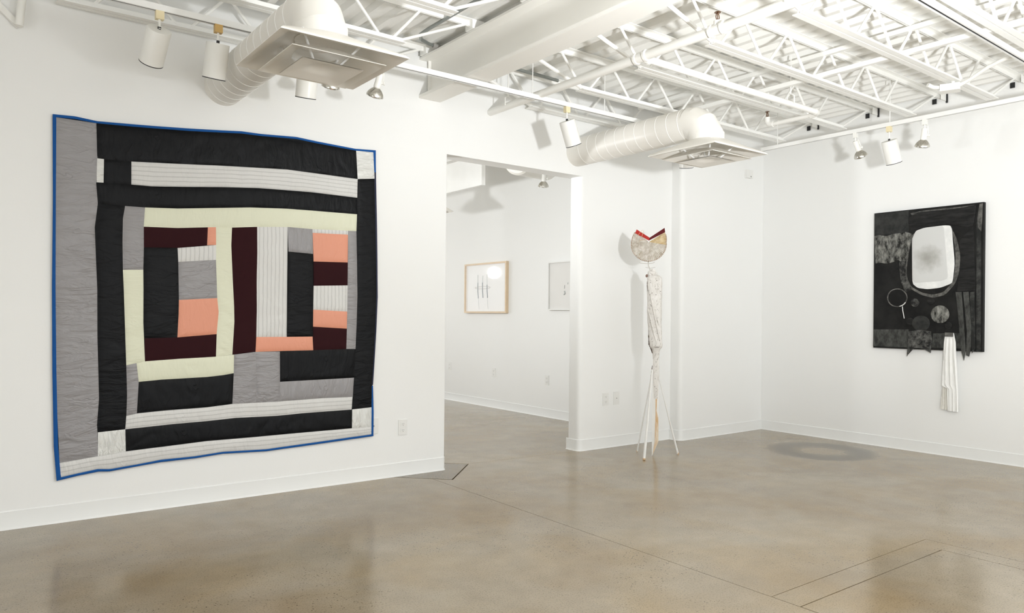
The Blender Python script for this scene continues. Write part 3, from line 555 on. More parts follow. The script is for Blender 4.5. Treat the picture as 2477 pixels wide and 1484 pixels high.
def clevis(x, y, d, z=PZ):
    m = MB(); R = PR*1.08
    m.tube([(x, y, ZD), (x, y, z+0.075)], 0.005, 6)
    for k in (-1, 1):
        off = Vector((d[1], -d[0], 0))*k*R
        m.tube([Vector((x, y, z+0.075)) + off*0.3, Vector((x, y, z+0.06)) + off, Vector((x, y, z)) + off], 0.0045, 6)
    m.build('hanger', 'pipe_paint', sp, smooth=True)
clevis(3.57, 4.80, (0, 1)); clevis(3.57, 2.30, (0, 1)); clevis(5.26, 3.36, (1, 0))

# ------------------------------------------------------------------ ducts with ceiling diffusers
def duct(xc, ye, label):
    zc, r, R = 2.715, 0.124, 0.165
    t = thing('air_duct', (xc, ye, 2.45), label, 'duct', 'spiral air ducts coming out of the quilt wall')
    MB().lathe([(r, 0), (r, D1-(ye+R))], (xc, ye+R, zc), (0, 1, 0), 40).build('pipe', 'duct_paint', t, smooth=True)
    path = [(xc, ye+R*(1-math.sin(a)), zc-R*(1-math.cos(a))) for a in (0, 0.26, 0.785, 1.31, math.pi/2)]
    MB().tube(path, r*1.015, 40).build('elbow', 'duct_paint', t, smooth=True, angle=0.2)
    MB().lathe([(r*1.01, 0), (r*1.01, 0.07)], (xc, ye, 2.545), (0, 0, 1), 40).build('collar', 'duct_paint', t, smooth=True)
    s = None; L = D1 - (ye+R); k = 0; yy = ye + R + 0.035
    while yy < D1 - 0.03:      # lock seams of the spiral
        if s is None:
            pts = [(xc + r*1.0*math.cos(q), yy + 0.02*math.sin(q/1.0 + 0.6), zc + r*1.0*math.sin(q)) for q in [2*math.pi*j/40 for j in range(40)]]
            s = MB().tube(pts, 0.0022, 6, closed=True).build('seam', 'steel_white', t, smooth=True); y_first = yy
        else:
            share(s, 'seam', t, Vector((xc, ye, 2.45)) + Vector((0, yy-y_first, 0)))
        yy += 0.112
    # diffuser: hood, louvre vane, centre plate, spokes, dark throat
    hs = 0.31; N = 40; zb = 2.452
    ring = [(xc + r*math.cos(2*math.pi*k/N), ye + r*math.sin(2*math.pi*k/N), 2.56) for k in range(N)]
    def sq(k, h, z, e=1.0):
        a = 2*math.pi*k/N; c, s_ = math.cos(a), math.sin(a); q = max(abs(c), abs(s_)); return (xc + c/q*h, ye + s_/q*h, z)
    def sqr(k, h, z, f):     # squircle between circle and square
        a = 2*math.pi*k/N; c, s_ = math.cos(a), math.sin(a); q = max(abs(c), abs(s_)); m_ = (1-f) + f/q; return (xc + c*h*m_, ye + s_*h*m_, z)
    rows = [ring, [sqr(k, 0.17, 2.542, 0.25) for k in range(N)], [sqr(k, 0.235, 2.505, 0.75) for k in range(N)], [sq(k, 0.295, 2.466) for k in range(N)], [sq(k, hs, zb) for k in range(N)], [sq(k, hs, zb-0.004) for k in range(N)], [sq(k, 0.272, zb+0.004) for k in range(N)], [sqr(k, 0.225, 2.503, 0.75) for k in range(N)], [sqr(k, 0.165, 2.538, 0.25) for k in range(N)], [sqr(k, r*0.97, 2.55, 0.0) for k in range(N)]]
    def loft(rows, name, m, smooth=True):
        vs = [p for rw in rows for p in rw]; fs = [(i*N+k, i*N+(k+1)%N, (i+1)*N+(k+1)%N, (i+1)*N+k) for i in range(len(rows)-1) for k in range(N)]
        return MB().add(vs, fs).build(name, m, t, smooth=smooth, angle=0.9)
    loft(rows, 'diffuser_hood', 'duct_paint')
    van = lambda h0, h1, z0, z1: [[sq(k, h0, z0) for k in range(N)], [sqr(k, (h0+h1)/2, (z0+z1)/2+0.004, 0.8) for k in range(N)], [sqr(k, h1, z1, 0.35) for k in range(N)], [sqr(k, h1, z1-0.003, 0.35) for k in range(N)], [sqr(k, (h0+h1)/2, (z0+z1)/2, 0.8) for k in range(N)], [sq(k, h0, z0-0.003) for k in range(N)], [sq(k, h0, z0) for k in range(N)]]
    loft(van(0.23, 0.13, zb-0.030, 2.478), 'louvre_vane', 'duct_paint')
    plate = [[sq(k, 0.152, zb-0.052) for k in range(N)], [sqr(k, 0.105, zb-0.040, 0.8) for k in range(N)], [sqr(k, 0.062, zb-0.034, 0.0) for k in range(N)], [sqr(k, 0.058, zb-0.030, 0.0) for k in range(N)], [sqr(k, 0.002, zb-0.030, 0.0) for k in range(N)]]
    loft(plate + [[(x_, y_, z_+0.003) for x_, y_, z_ in rw] for rw in reversed(plate)], 'centre_plate', 'duct_paint')
    for sx in (-1, 1):
        for sy in (-1, 1):
            MB().tube([(xc+sx*0.06, ye+sy*0.06, zb-0.030), (xc+sx*0.155, ye+sy*0.155, 2.535)], 0.006, 6).build('spoke', 'rail_white', t)
    MB().lathe([(r*0.96, 0), (r*0.96, 0.002)], (xc, ye, 2.565), (0, 0, 1), 32).build('throat', 'black', t)
    return t
duct(1.43, 3.44, 'white spiral air duct above the quilt with square ceiling diffuser')
duct(4.535, 3.59, 'white spiral air duct right of the doorway with square ceiling diffuser')

# ------------------------------------------------------------------ lighting tracks and lamps
TZ = 2.868
def track(name, a, b, label):
    a, b = Vector(a), Vector(b); d = (b-a).normalized(); s_ = Vector((-d.y, d.x, 0)); c = (a+b)/2; L = (b-a).length
    t = thing(name, c, label, 'lighting track', 'ceiling lighting tracks')
    for k in (-1, 1): MB().obox(c + s_*k*0.0118 + Vector((0, 0, 0.017)), (L, 0.0110, 0.034), d, s_, Vector((0, 0, 1))).build('rail_side', 'rail_white', t)
    MB().obox(c + Vector((0, 0, 0.032)), (L, 0.0125, 0.006), d, s_, Vector((0, 0, 1))).build('rail_top', 'rail_white', t)
    MB().obox(c + Vector((0, 0, 0.006)), (L-0.01, 0.0124, 0.008), d, s_, Vector((0, 0, 1))).build('slot', 'black', t)
    return t
TY, TX = 4.40, 6.36
tr1 = track('lighting_track', (0.60, TY, TZ), (5.36, TY, TZ), 'long white lighting track along the quilt wall, with black slot')
tr2 = track('lighting_track', (TX, 4.37, TZ), (TX, -0.4, TZ), 'white lighting track running along the wall with the dark painting')
tr3 = track('lighting_track', (3.2, 1.83, 2.905), (6.3, 1.87, 2.905), 'white lighting track cutting across the upper right corner of the photo')
for x, t in ((0.72, tr1), (2.99, tr1), (3.5, tr1), (4.25, tr1)): MB().tube([(x, TY, TZ+0.03), (x, TY, 2.915 if x == 2.99 else ZD)], 0.004, 6).build('hanger_rod', 'rail_white', t)
for y in (3.125, 4.2): MB().tube([(TX, y, TZ+0.03), (TX, y, ZD)], 0.004, 6).build('hanger_rod', 'rail_white', tr2)

def frame_at(x, y):
    n = Vector((x, y, 0)).normalized(); return n, Vector((n.y, -n.x, 0))
def can_light(x, y, z, aim, label, adapter='fixture_ivory', stem=0.075, L=0.195, R=0.063, grp='white cylinder track lamps'):
    n, r = frame_at(x, y); a = (Vector((0, 0, -aim[0])) + n*aim[1] + r*aim[2]).normalized()
    t = thing('track_lamp', (x, y, z-0.3), label, 'lamp', grp)
    MB().obox((x, y, z-0.022), (0.042, 0.034, 0.046), Vector((1, 0, 0)), Vector((0, 1, 0)), Vector((0, 0, 1))).build('adapter', adapter, t)
    top = Vector((x, y, z-0.045-stem))
    MB().tube([(x, y, z-0.04), (x, y, z-0.045-stem*0.75), tuple(top)], 0.0065, 8).build('stem', 'fixture_white', t, smooth=True)
    MB().tube([top + Vector((0, 0, 0.012)), top + a*0.012], 0.009, 8).build('pivot', 'black', t, smooth=True)
    o = top - n*0.004
    h = MB().lathe([(R*0.96, 0.0), (R, 0.004), (R, L), (R-0.004, L), (R-0.004, 0.02)], o + a*0.004, a, 40, cap=(True, True)).build('housing', 'fixture_white', t, smooth=True, angle=0.6)
    MB().lathe([(R*1.004, L-0.0015), (R*1.004, L+0.0035), (R-0.005, L+0.0035), (R-0.005, L-0.0015), (R*1.004, L-0.0015)], o + a*0.004, a, 40, cap=(False, False)).build('rim', 'black', t, smooth=True, angle=0.6)
    MB().lathe([(R-0.006, 0.1), (R*0.85, 0.16), (R*0.2, 0.165)], o, a, 28).build('bulb', 'bulb_glass', t, smooth=True)
    return t
def spot_lamp(x, y, z, aim, label, R=0.057, cup='chrome'):
    n, r = frame_at(x, y); a = (Vector((0, 0, -aim[0])) + n*aim[1] + r*aim[2]).normalized()
    t = thing('spot_lamp', (x, y, z-0.23), label, 'lamp', 'bare spotlight bulbs on the tracks')
    MB().obox((x, y, z-0.02), (0.036, 0.03, 0.042), Vector((1, 0, 0)), Vector((0, 1, 0)), Vector((0, 0, 1))).build('adapter', 'fixture_white', t)
    top = Vector((x, y, z-0.075))
    MB().tube([(x, y, z-0.04), tuple(top)], 0.006, 8).build('stem', 'fixture_white', t, smooth=True)
    MB().tube([top + r*0.022 + Vector((0, 0, 0.02)), top + r*0.030 + a*0.03, top + r*0.028 + a*0.06], 0.0035, 6).build('yoke', 'fixture_white', t, smooth=True)
    MB().lathe([(0.019, -0.008), (0.022, 0.0), (0.022, 0.052), (0.0235, 0.055), (0.0235, 0.082), (0.020, 0.086)], top, a, 24).build('socket', 'fixture_white', t, smooth=True, angle=0.6)
    k = top + a*0.055 + r*0.034
    MB().lathe([(0.0085, -0.014), (0.0085, 0.0), (0.013, 0.001), (0.013, 0.009)], k, r, 14).build('knob', 'fixture_white', t, smooth=True, angle=0.6)
    MB().lathe([(0.017, 0.082), (0.020, 0.086), (0.036, 0.098), (R*0.88, 0.117), (R, 0.134), (R, 0.142), (R*0.93, 0.146)], top, a, 28, cap=(False, False)).build('reflector', cup, t, smooth=True)
    MB().lathe([(R*0.93, 0.144), (R*0.6, 0.152), (R*0.05, 0.156)], top, a, 24, cap=(False, True)).build('lens', 'bulb_glass', t, smooth=True)
    return t
can_light(0.905, TY, TZ, (0.76, 0.60, -0.20), 'white cylinder track lamp with its flat top showing, leftmost above the quilt', stem=0.05)
can_light(1.213, TY, TZ, (0.93, 0.30, -0.10), 'white cylinder track lamp on an amber adapter left of the ceiling diffuser', 'fixture_amber', stem=0.055)
can_light(1.748, TY, TZ, (0.94, 0.30, -0.08), 'white cylinder track lamp half hidden below the diffuser over the quilt', stem=0.065)
can_light(3.845, TY, TZ, (0.88, 0.30, 0.27), 'tilted white cylinder track lamp hanging over the doorway', stem=0.06)
can_light(5.27, TY, TZ, (0.93, 0.30, 0.0), 'white cylinder lamp whose black rim peeks out under the right diffuser', stem=0.045)
spot_lamp(1.915, TY, TZ, (0.86, 0.40, -0.15), 'chrome spotlight bulb peeking out under the diffuser over the quilt')
spot_lamp(2.232, TY, TZ, (0.90, 0.34, -0.24), 'chrome spotlight bulb hanging left of the big beam')
spot_lamp(TX, 3.425, TZ, (0.86, 0.36, 0.32), 'chrome spotlight bulb left of the cylinder lamp above the dark painting')
can_light(TX, 3.13, TZ, (0.92, 0.30, 0.20), 'white cylinder track lamp above the dark painting', stem=0.07)
spot_lamp(TX, 2.84, TZ, (0.92, 0.30, -0.12), 'chrome spotlight bulb right of the cylinder lamp above the dark painting')

# ------------------------------------------------------------------ small ceiling hardware
jb = thing('junction_box', (5.93, 2.47, 2.93), 'white electrical box with curved conduit hung under the joists at right', 'electrical box')
MB().obox((5.93, 2.47, 2.955), (0.13, 0.10, 0.05), Vector((0.35, -0.94, 0)).normalized(), Vector((0.94, 0.35, 0)).normalized(), Vector((0, 0, 1))).build('box', 'pipe_paint', jb)
MB().tube([(5.95, 2.43, 2.965), (5.93, 2.33, 2.99), (5.90, 2.20, 3.04), (5.88, 2.08, 3.065), (5.87, 1.90, 3.07), (5.87, 1.6, 3.07)], 0.014, 10).build('conduit', 'pipe_paint', jb, smooth=True)
MB().tube([(5.90, 2.52, 2.965), (5.86, 2.56, 2.97), (5.82, 2.58, 2.985)], 0.016, 10).build('connector', 'pipe_paint', jb, smooth=True)
MB().tube([(5.93, 2.45, 2.98), (5.93, 2.45, 3.01)], 0.012, 8).build('strap', 'pipe_paint', jb)
cd = thing('conduit', (2.70, 4.3, 3.24), 'bare galvanized conduit bending into the left side of the big beam', 'conduit')
MB().tube([(2.68, -2.3, 3.245), (2.68, 4.55, 3.245), (2.69, 4.68, 3.245), (2.74, 4.76, 3.245), (2.83, 4.79, 3.24), (2.93, 4.80, 3.24), (2.99, 4.80, 3.235)], 0.013, 10).build('tube', 'galvanized', cd, smooth=True)
MB().tube([(2.86, 4.792, 3.24), (2.93, 4.80, 3.24)], 0.017, 12).build('coupling', 'slot_dark', cd, smooth=True)
tag(MB().tube([(3.09, 4.80, 3.235), (4.1, 4.81, 3.225)], 0.014, 10).build('conduit', 'galvanized', pivot=(3.5, 4.8, 3.2), smooth=True), 'bare galvanized conduit leaving the right side of the big beam', 'conduit')
br = thing('wall_brace', (0.30, 4.99, 2.80), 'hanging white pipe with slanted brace in the upper left corner', 'brace')
MB().tube([(0.318, 4.985, 3.0), (0.305, 4.985, 2.835), (0.304, 4.985, 2.822)], 0.021, 14).build('pipe', 'pipe_paint', br, smooth=True)
MB().prism([(0.298, 5.02, 2.822), (0.17, 5.02, 2.945), (0.17, 5.02, 2.99), (0.298, 5.02, 2.865)], (0, 0.028, 0)).build('slanted_bar', 'pipe_paint', br)

# ------------------------------------------------------------------ wall plates
def plate(c, u, n, w_, h_, label, kind='outlet'):
    c, u, n = Vector(c), Vector(u), Vector(n); z = Vector((0, 0, 1))
    t = thing('wall_outlet' if kind == 'outlet' else 'wall_plate', c - z*h_/2, label, 'outlet' if kind == 'outlet' else 'wall plate')
    MB().obox(c + n*0.003, (w_, h_, 0.006), u, z, n).build('cover', 'plate_white', t)
    if kind == 'outlet':
        for k in (-1, 1):
            f = MB().obox(c + n*0.007 + z*k*h_*0.2, (w_*0.48, h_*0.25, 0.003), u, z, n).build('socket', 'plate_white', t)
            sl = MB()
            for j in (-1, 1): sl.obox(c + n*0.0088 + z*(k*h_*0.2 + 0.003) + u*j*0.0065, (0.0025, 0.009, 0.0008), u, z, n)
            sl.obox(c + n*0.0088 + z*(k*h_*0.2 - 0.008), (0.005, 0.005, 0.0008), u, z, n)
            sl.build('slots', 'slot_dark', f)
    else:
        MB().obox(c + n*0.008, (0.006, 0.008, 0.005), u, z, n).build('screw', 'slot_dark', t)
    return t
UX, NY = (1, 0, 0), (0, -1, 0)
plate((2.779, D1, 0.371), UX, NY, 0.074, 0.116, 'white power outlet on the wall between quilt and doorway')
plate((2.535, D1, 0.40), UX, NY, 0.074, 0.116, 'white wall plate half covered by the lower right quilt corner', 'plate')
plate((4.925, D1, 0.456), UX, NY, 0.074, 0.116, 'white power outlet on the wall left of the sculpture')
plate((5.066, D1, 0.459), UX, NY, 0.074, 0.122, 'white blank wall plate with screw beside the sculpture', 'plate')
UY, NX = (0, 1, 0), (-1, 0, 0)
plate((FX, 9.2, 0.49), UY, NX, 0.074, 0.116, 'white outlet low on the next room wall, at the left doorway edge')
plate((FX, 8.1, 0.47), UY, NX, 0.074, 0.116, 'white outlet low on the next room wall, below the wood framed drawing')
plate((FX, 6.99, 0.45), UY, NX, 0.074, 0.116, 'white outlet low on the next room wall, below the white framed drawing')
sn = thing('wall_sensor', (6.93, 4.93, 2.75), 'small white sensor box high on the wall near the corner', 'sensor')
MB().box((6.875, 4.905, 2.752), (6.98, 4.937, 2.84)).build('box', 'plate_white', sn)
MB().obox((6.942, 4.903, 2.768), (0.01, 0.006, 0.012), Vector((1, 0, 0)), Vector((0, 1, 0)), Vector((0, 0, 1))).build('button', 'slot_dark', sn)

# ------------------------------------------------------------------ patchwork quilt
def resample(poly, ts):
    P = [Vector(p) for p in poly]; L = [0]
    for i in range(1, len(P)): L.append(L[-1] + (P[i]-P[i-1]).length)
    out = []
    for t in ts:
        d = t*L[-1]; i = 1
        while i < len(P)-1 and L[i] < d: i += 1
        k = (d-L[i-1])/max(L[i]-L[i-1], 1e-9); out.append(P[i-1].lerp(P[i], min(max(k, 0), 1)))
    return out, L[-1]
qt = thing('patchwork_quilt', (1.5, 5.03, 0.25), 'large patchwork quilt of black, grey, cream and salmon satin with blue edging on the wall', 'quilt')
def sag(x, z):      # the cloth stands off the wall a little, more towards the hem
    return 0.006*noise.noise(Vector((x*1.6, z*1.3, 3.1))) + 0.010*max(0, 0.7-z)*abs(noise.noise(Vector((x*2.2, 0.4, 9.0))))
YB = 5.034
def cloth(name, m, A, B, parent, puff=0.007, step=0.011, wrinkle=0.0035):
    ra, la = resample(A, [0]); rb, lb = resample(B, [0]); Lm = max(la, lb)
    wd = max((Vector(A[0])-Vector(B[0])).length, (Vector(A[-1])-Vector(B[-1])).length)
    nu = max(3, int(Lm/step)); nv = max(3, int(wd/step))
    pa, _ = resample(A, [i/nu for i in range(nu+1)]); pb, _ = resample(B, [i/nu for i in range(nu+1)])
    along_x = abs(A[-1][0]-A[0][0]) > abs(A[-1][1]-A[0][1]); seed = A[0][0]*7.3 + A[0][1]*3.7
    long_ = Lm > wd
    b = MB(); vs = []; uv = []
    for i in range(nu+1):
        for j in range(nv+1):
            p = pa[i].lerp(pb[i], j/nv); e = min(i*Lm/nu, (nu-i)*Lm/nu, j*wd/nv, (nv-j)*wd/nv)
            s_, c_ = i*Lm/nu, j*wd/nv
            if not long_: s_, c_ = c_, s_
            # sparse pulled creases across the strip, soft swells between them
            wq = Vector((s_*9 + 2.2*noise.noise(Vector((s_*3.1, c_*5, seed))), c_*3.2 + s_*1.5, seed))
            ridge = 1 - abs(noise.noise(wq*1.7)); wn = 0.9*noise.noise(wq) - 1.1*max(0, ridge-0.86)/0.14*max(0, noise.noise(Vector((s_*4, c_*7, seed+5)))+0.25)
            h = puff*(1-math.exp(-e/0.014)) + wrinkle*wn*(1-math.exp(-e/0.006))
            vs.append((p.x, YB - 0.002 - sag(p.x, p.y) - h, p.y))
            uv.append((s_, c_) if long_ else (s_, c_))
    fs = [(i*(nv+1)+j, i*(nv+1)+j+1, (i+1)*(nv+1)+j+1, (i+1)*(nv+1)+j) for i in range(nu) for j in range(nv)]
    b.v, b.f = vs, fs
    # uv: x runs along world x, y along world z, so woven stripes stay straight
    if m in ('quilt_stripe_v',): b.uv = [(v[0], v[2]) for v in vs]
    elif m == 'quilt_stripe_h': b.uv = [(u[0], u[1]) for u in uv]
    else: b.uv = uv
    return b.build(name, m, parent, smooth=True, angle=3.0)
for m, A, B in QUILT_PATCHES: cloth('patch', 'quilt_' + m, A, B, qt, wrinkle=0.0018 if m in ('maroon', 'salmon') else 0.0045)
for m, A, B in QUILT_BINDING: cloth('binding', 'quilt_' + m, A, B, qt, puff=0.007, step=0.012, wrinkle=0.001)
outl = resample(QUILT_BINDING[0][1], [i/30 for i in range(31)])[0] + resample([QUILT_BINDING[0][1][-1], QUILT_BINDING[4][2][1], QUILT_BINDING[4][2][2], QUILT_BINDING[4][2][-1], QUILT_BINDING[2][2][-1]], [i/20 for i in range(1, 21)])[0] + list(reversed(resample(QUILT_BINDING[2][2], [i/30 for i in range(31)])[0]))[1:] + list(reversed(resample(QUILT_BINDING[1][1], [i/20 for i in range(21)])[0]))[1:-1]
cx, cz = 1.5, 1.35
MB().prism([((p.x-cx)*0.996+cx, 5.0485, (p.y-cz)*0.996+cz) for p in outl], (0, -0.012, 0)).build('backing', 'quilt_black', qt)

# ------------------------------------------------------------------ dark mixed-media painting
pg = thing('abstract_painting', (7.2, 3.18, 0.955), 'black abstract painting with white rounded shape and hanging cloth pieces', 'painting')
MB().box((7.181, 2.706, 0.956), (D2-0.001, 3.668, 2.262)).build('canvas', 'paint_black', pg)
PX = 7.181
def piece(name, m, d, poly):
    t = 0.0015 + d*0.0012; n = len(poly); b = MB()
    cxp = sum(p[0] for p in poly)/n; czp = sum(p[1] for p in poly)/n
    x_front = PX - t
    inner = [(cxp + (y-cxp)*0.965, czp + (z-czp)*0.965) for y, z in poly]
    vs = [(PX - 0.0002, y, z) for y, z in poly] + [(x_front + 0.0015, y, z) for y, z in poly] + [(x_front, y, z) for y, z in inner] + [(x_front - 0.0006*d*0.4, cxp, czp)]
    fs = [tuple(range(n))]
    for k in range(2): fs += [(k*n+i, k*n+(i+1)%n, (k+1)*n+(i+1)%n, (k+1)*n+i) for i in range(n)]
    fs += [(2*n+i, 2*n+(i+1)%n, 3*n) for i in range(n)]
    return b.add(vs, fs).build(name, 'paint_'+m, pg)
def smooth_poly(poly, k=2):
    P = [Vector(p) for p in poly]
    for _ in range(k):
        Q = []
        for i in range(len(P)):
            a, c = P[i], P[(i+1) % len(P)]; Q += [a.lerp(c, 0.14), a.lerp(c, 0.86)]
        P = Q
    return [tuple(p) for p in P]
for name, m, d, poly in PAINT_PIECES:
    piece(name, m, d, smooth_poly(poly) if name in ('oval', 'oval_rim', 'pillow', 'pillow_face', 'pillow_fold', 'neck_strip', 'top_smear') else poly)
for name, m, d, c, ry, rz in PAINT_DISCS:
    piece(name, m, d, [(c[0]+ry*math.cos(q), c[1]+rz*math.sin(q)) for q in [2*math.pi*k/28 for k in range(28)]])
piece('dish', 'paint_black'[6:], 5, DISH_RING)
MB().tube([(PX-0.010, y, z) for y, z in DISH_RING], 0.0055, 6, closed=True).build('dish_rim', 'paint_rim', pg, smooth=True)
MB().tube([(PX-0.011, y, z) for y, z in DISH_RING[15:20]], 0.004, 6).build('dish_glint', 'cloth_white', pg, smooth=True)
MB().tube([(PX-0.011, y, z) for y, z in DISH_RING[2:6]], 0.005, 6).build('dish_glint', 'cloth_white', pg, smooth=True)
MB().tube([(PX-0.008, y, z) for y, z in THREAD], 0.0035, 6).build('thread', 'cloth_white', pg, smooth=True)
def scarf(name, rows, m, x0, amp):
    nv = 14; L = [0]
    for i in range(1, len(rows)): L.append(L[-1] + abs(rows[i][0][1]-rows[i-1][0][1]))
    ns = 40; vs = []
    lf = resample([r[0] for r in rows], [i/ns for i in range(ns+1)])[0]; rt = resample([r[1] for r in rows], [i/ns for i in range(ns+1)])[0]
    for side in (0, 1):
        for i in range(ns+1):
            for j in range(nv+1):
                p = lf[i].lerp(rt[i], j/nv); k = min(1, i/8)
                d = amp*k*(math.sin(j*1.35 + 0.5*math.sin(i*0.15)) + 0.5*math.sin(j*2.6+i*0.09)) + 0.003*noise.noise(Vector((i*0.3, j*0.8, 2)))
                vs.append((x0 - abs(amp)*1.2*k + d + side*0.006, p.x, p.y))
    q = (ns+1)*(nv+1); fs = []
    for side in (0, 1):
        for i in range(ns):
            for j in range(nv): fs.append(tuple(side*q + v for v in (i*(nv+1)+j, i*(nv+1)+j+1, (i+1)*(nv+1)+j+1, (i+1)*(nv+1)+j)))
    loop = [j for j in range(nv+1)] + [i*(nv+1)+nv for i in range(1, ns+1)] + [ns*(nv+1)+j for j in range(nv-1, -1, -1)] + [i*(nv+1) for i in range(ns-1, 0, -1)]
    for a in range(len(loop)): b_ = (a+1) % len(loop); fs.append((loop[a], loop[b_], q+loop[b_], q+loop[a]))
    return MB().add(vs, fs).build(name, m, pg, smooth=True, angle=1.2)
sf = scarf('scarf', SCARF_ROWS, 'cloth_white', 7.165, 0.008); sf['label'] = 'white hanging cloth strip'
scarf('scarf_tail', SCARF_BACK_ROWS, 'cloth_warm', 7.182, 0.005)
MB().box((7.150, 2.937, 1.082), (7.175, 3.003, 1.118)).build('scarf_knot', 'paint_rim', pg)

# ------------------------------------------------------------------ standing sculpture
SO = Vector((5.02, 4.55, 0)); SN = Vector((SO.x, SO.y, 0)).normalized(); SR = Vector((SN.y, -SN.x, 0))
def S3(a, z, b=0.0): return SO + SR*a + SN*b + Vector((0, 0, z))
sc_ = thing('totem_sculpture', tuple(SO), 'tall weathered white totem sculpture on stick legs topped by a red edged fan', 'sculpture')
nn = 28; vs = []; rows = TRUNK_SECTIONS
zz = []
for i in range(len(rows)-1):
    k = max(1, int(abs(rows[i][0]-rows[i+1][0])/0.018))
    for j in range(k): zz.append([rows[i][q] + (rows[i+1][q]-rows[i][q])*j/k for q in range(3)])
zz.append(list(rows[-1]))
for z, a0, a1 in zz:
    hw = (a1-a0)/2; ca = (a0+a1)/2
    for k in range(nn):
        q = 2*math.pi*k/nn; c, s_ = math.cos(q), math.sin(q); e = 0.72
        cc = math.copysign(abs(c)**e, c); ss = math.copysign(abs(s_)**e, s_)
        wob = 1 + 0.05*noise.noise(Vector((c*1.5 + z*3, s_*1.5, z*9))) + 0.03*noise.noise(Vector((q*2, z*40, 1)))
        vs.append(S3(ca + hw*cc*wob, z, hw*0.85*ss*wob))
fs = [(i*nn+k, i*nn+(k+1)%nn, (i+1)*nn+(k+1)%nn, (i+1)*nn+k) for i in range(len(zz)-1) for k in range(nn)] + [tuple(range(nn)), tuple(range((len(zz)-1)*nn, len(zz)*nn))]
MB().add(vs, fs).build('trunk', 'weathered_white', sc_, smooth=True, angle=1.0)
# dark bark showing along the left edge and under the shoulder
def bark(pts, radii):
    P = []; R = []
    for k in range(len(pts)-1):
        for t_ in range(6):
            f = t_/6; a, z, q = [pts[k][m_] + (pts[k+1][m_]-pts[k][m_])*f for m_ in range(3)]
            P.append(S3(a + 0.002*noise.noise(Vector((z*60, 1, 2))), z, q)); R.append((radii[k] + (radii[k+1]-radii[k])*f)*(1 + 0.35*noise.noise(Vector((z*90, 5, 1)))))
    MB().tube(P, R, 10).build('bark_strip', 'dark_bark', sc_, smooth=True)
bark([(-0.046, 1.588, -0.022), (-0.050, 1.53, -0.02), (-0.049, 1.47, -0.018), (-0.046, 1.41, -0.016)], [0.004, 0.0095, 0.007, 0.002])
bark([(-0.040, 1.16, -0.02), (-0.035, 1.06, -0.022), (-0.030, 0.99, -0.022), (-0.016, 0.95, -0.016), (-0.002, 0.90, -0.01)], [0.002, 0.007, 0.010, 0.007, 0.002])
bark([(0.074, 0.972, -0.018), (0.070, 0.962, -0.014), (0.060, 0.945, -0.012)], [0.006, 0.0065, 0.002])
bark([(0.008, 0.967, -0.050), (0.034, 0.966, -0.050), (0.058, 0.966, -0.042)], [0.001, 0.0022, 0.001])
bark([(-0.004, 0.80, -0.008), (-0.008, 0.745, -0.012), (-0.013, 0.69, -0.012), (-0.017, 0.65, -0.012)], [0.002, 0.0055, 0.005, 0.001])
for a, z in ((0.028, 1.555), (0.04, 1.48), (-0.012, 1.445), (-0.03, 1.43), (0.022, 1.43), (-0.018, 1.33), (0.062, 1.46)):
    MB().lathe([(0.0035, 0), (0.003, 0.004)], S3(a, z, -0.062), -SN, 8).build('nail', 'dark_bark', sc_)
# drapery folds wound around the trunk
for a0, z0, a1, z1 in ((-0.045, 1.52, 0.06, 1.02), (-0.04, 1.46, 0.05, 1.16), (-0.045, 1.30, 0.03, 1.0)):
    MB().tube([S3(a0+(a1-a0)*t_, z0+(z1-z0)*t_, -0.051-0.008*math.sin(t_*math.pi)) for t_ in [k/8 for k in range(9)]], [0.003+0.005*math.sin(k/8*math.pi) for k in range(9)], 8).build('cloth_fold', 'weathered_white', sc_, smooth=True)
# head
hd = []; fs = []
for i in range(9):
    ph = math.pi*i/8
    for k in range(14):
        q = 2*math.pi*k/14; d = Vector((math.cos(q)*math.sin(ph), math.sin(q)*math.sin(ph), math.cos(ph)))
        rr = 1 + 0.45*noise.noise(d*2.3 + Vector((4, 1, 2)))
        hd.append(S3(-0.012 + d.x*0.040*rr, 1.622 + d.z*0.036*rr, d.y*0.034*rr))
fs = [(i*14+k, i*14+(k+1)%14, (i+1)*14+(k+1)%14, (i+1)*14+k) for i in range(8) for k in range(14)]
MB().add(hd, fs).build('head', 'weathered_white', sc_)
MB().lathe([(0.003, -0.015), (0.009, -0.009), (0.012, 0.0), (0.009, 0.009), (0.003, 0.015)], S3(-0.060, 1.600, -0.01), (0.3, 0, 1), 14).build('bead', 'bead_brown', sc_, smooth=True)
MB().tube([S3(-0.030, 1.64), S3(-0.036, 1.67), S3(-0.047, 1.69), S3(-0.047, 1.73), S3(-0.05, 1.80)], 0.0045, 8).build('neck_wire', 'wire', sc_, smooth=True)
MB().tube([S3(-0.126, 1.722, -0.02), S3(-0.118, 1.714, -0.02), S3(-0.06, 1.708, -0.02), S3(-0.01, 1.712, -0.02), S3(0.008, 1.722, -0.02)], 0.0028, 6).build('cross_wire', 'wire', sc_, smooth=True)
MB().tube([S3(-0.072, 1.676, -0.01), S3(-0.03, 1.668, -0.01), S3(0.014, 1.676, -0.01)], 0.0024, 6).build('cross_wire', 'wire', sc_, smooth=True)
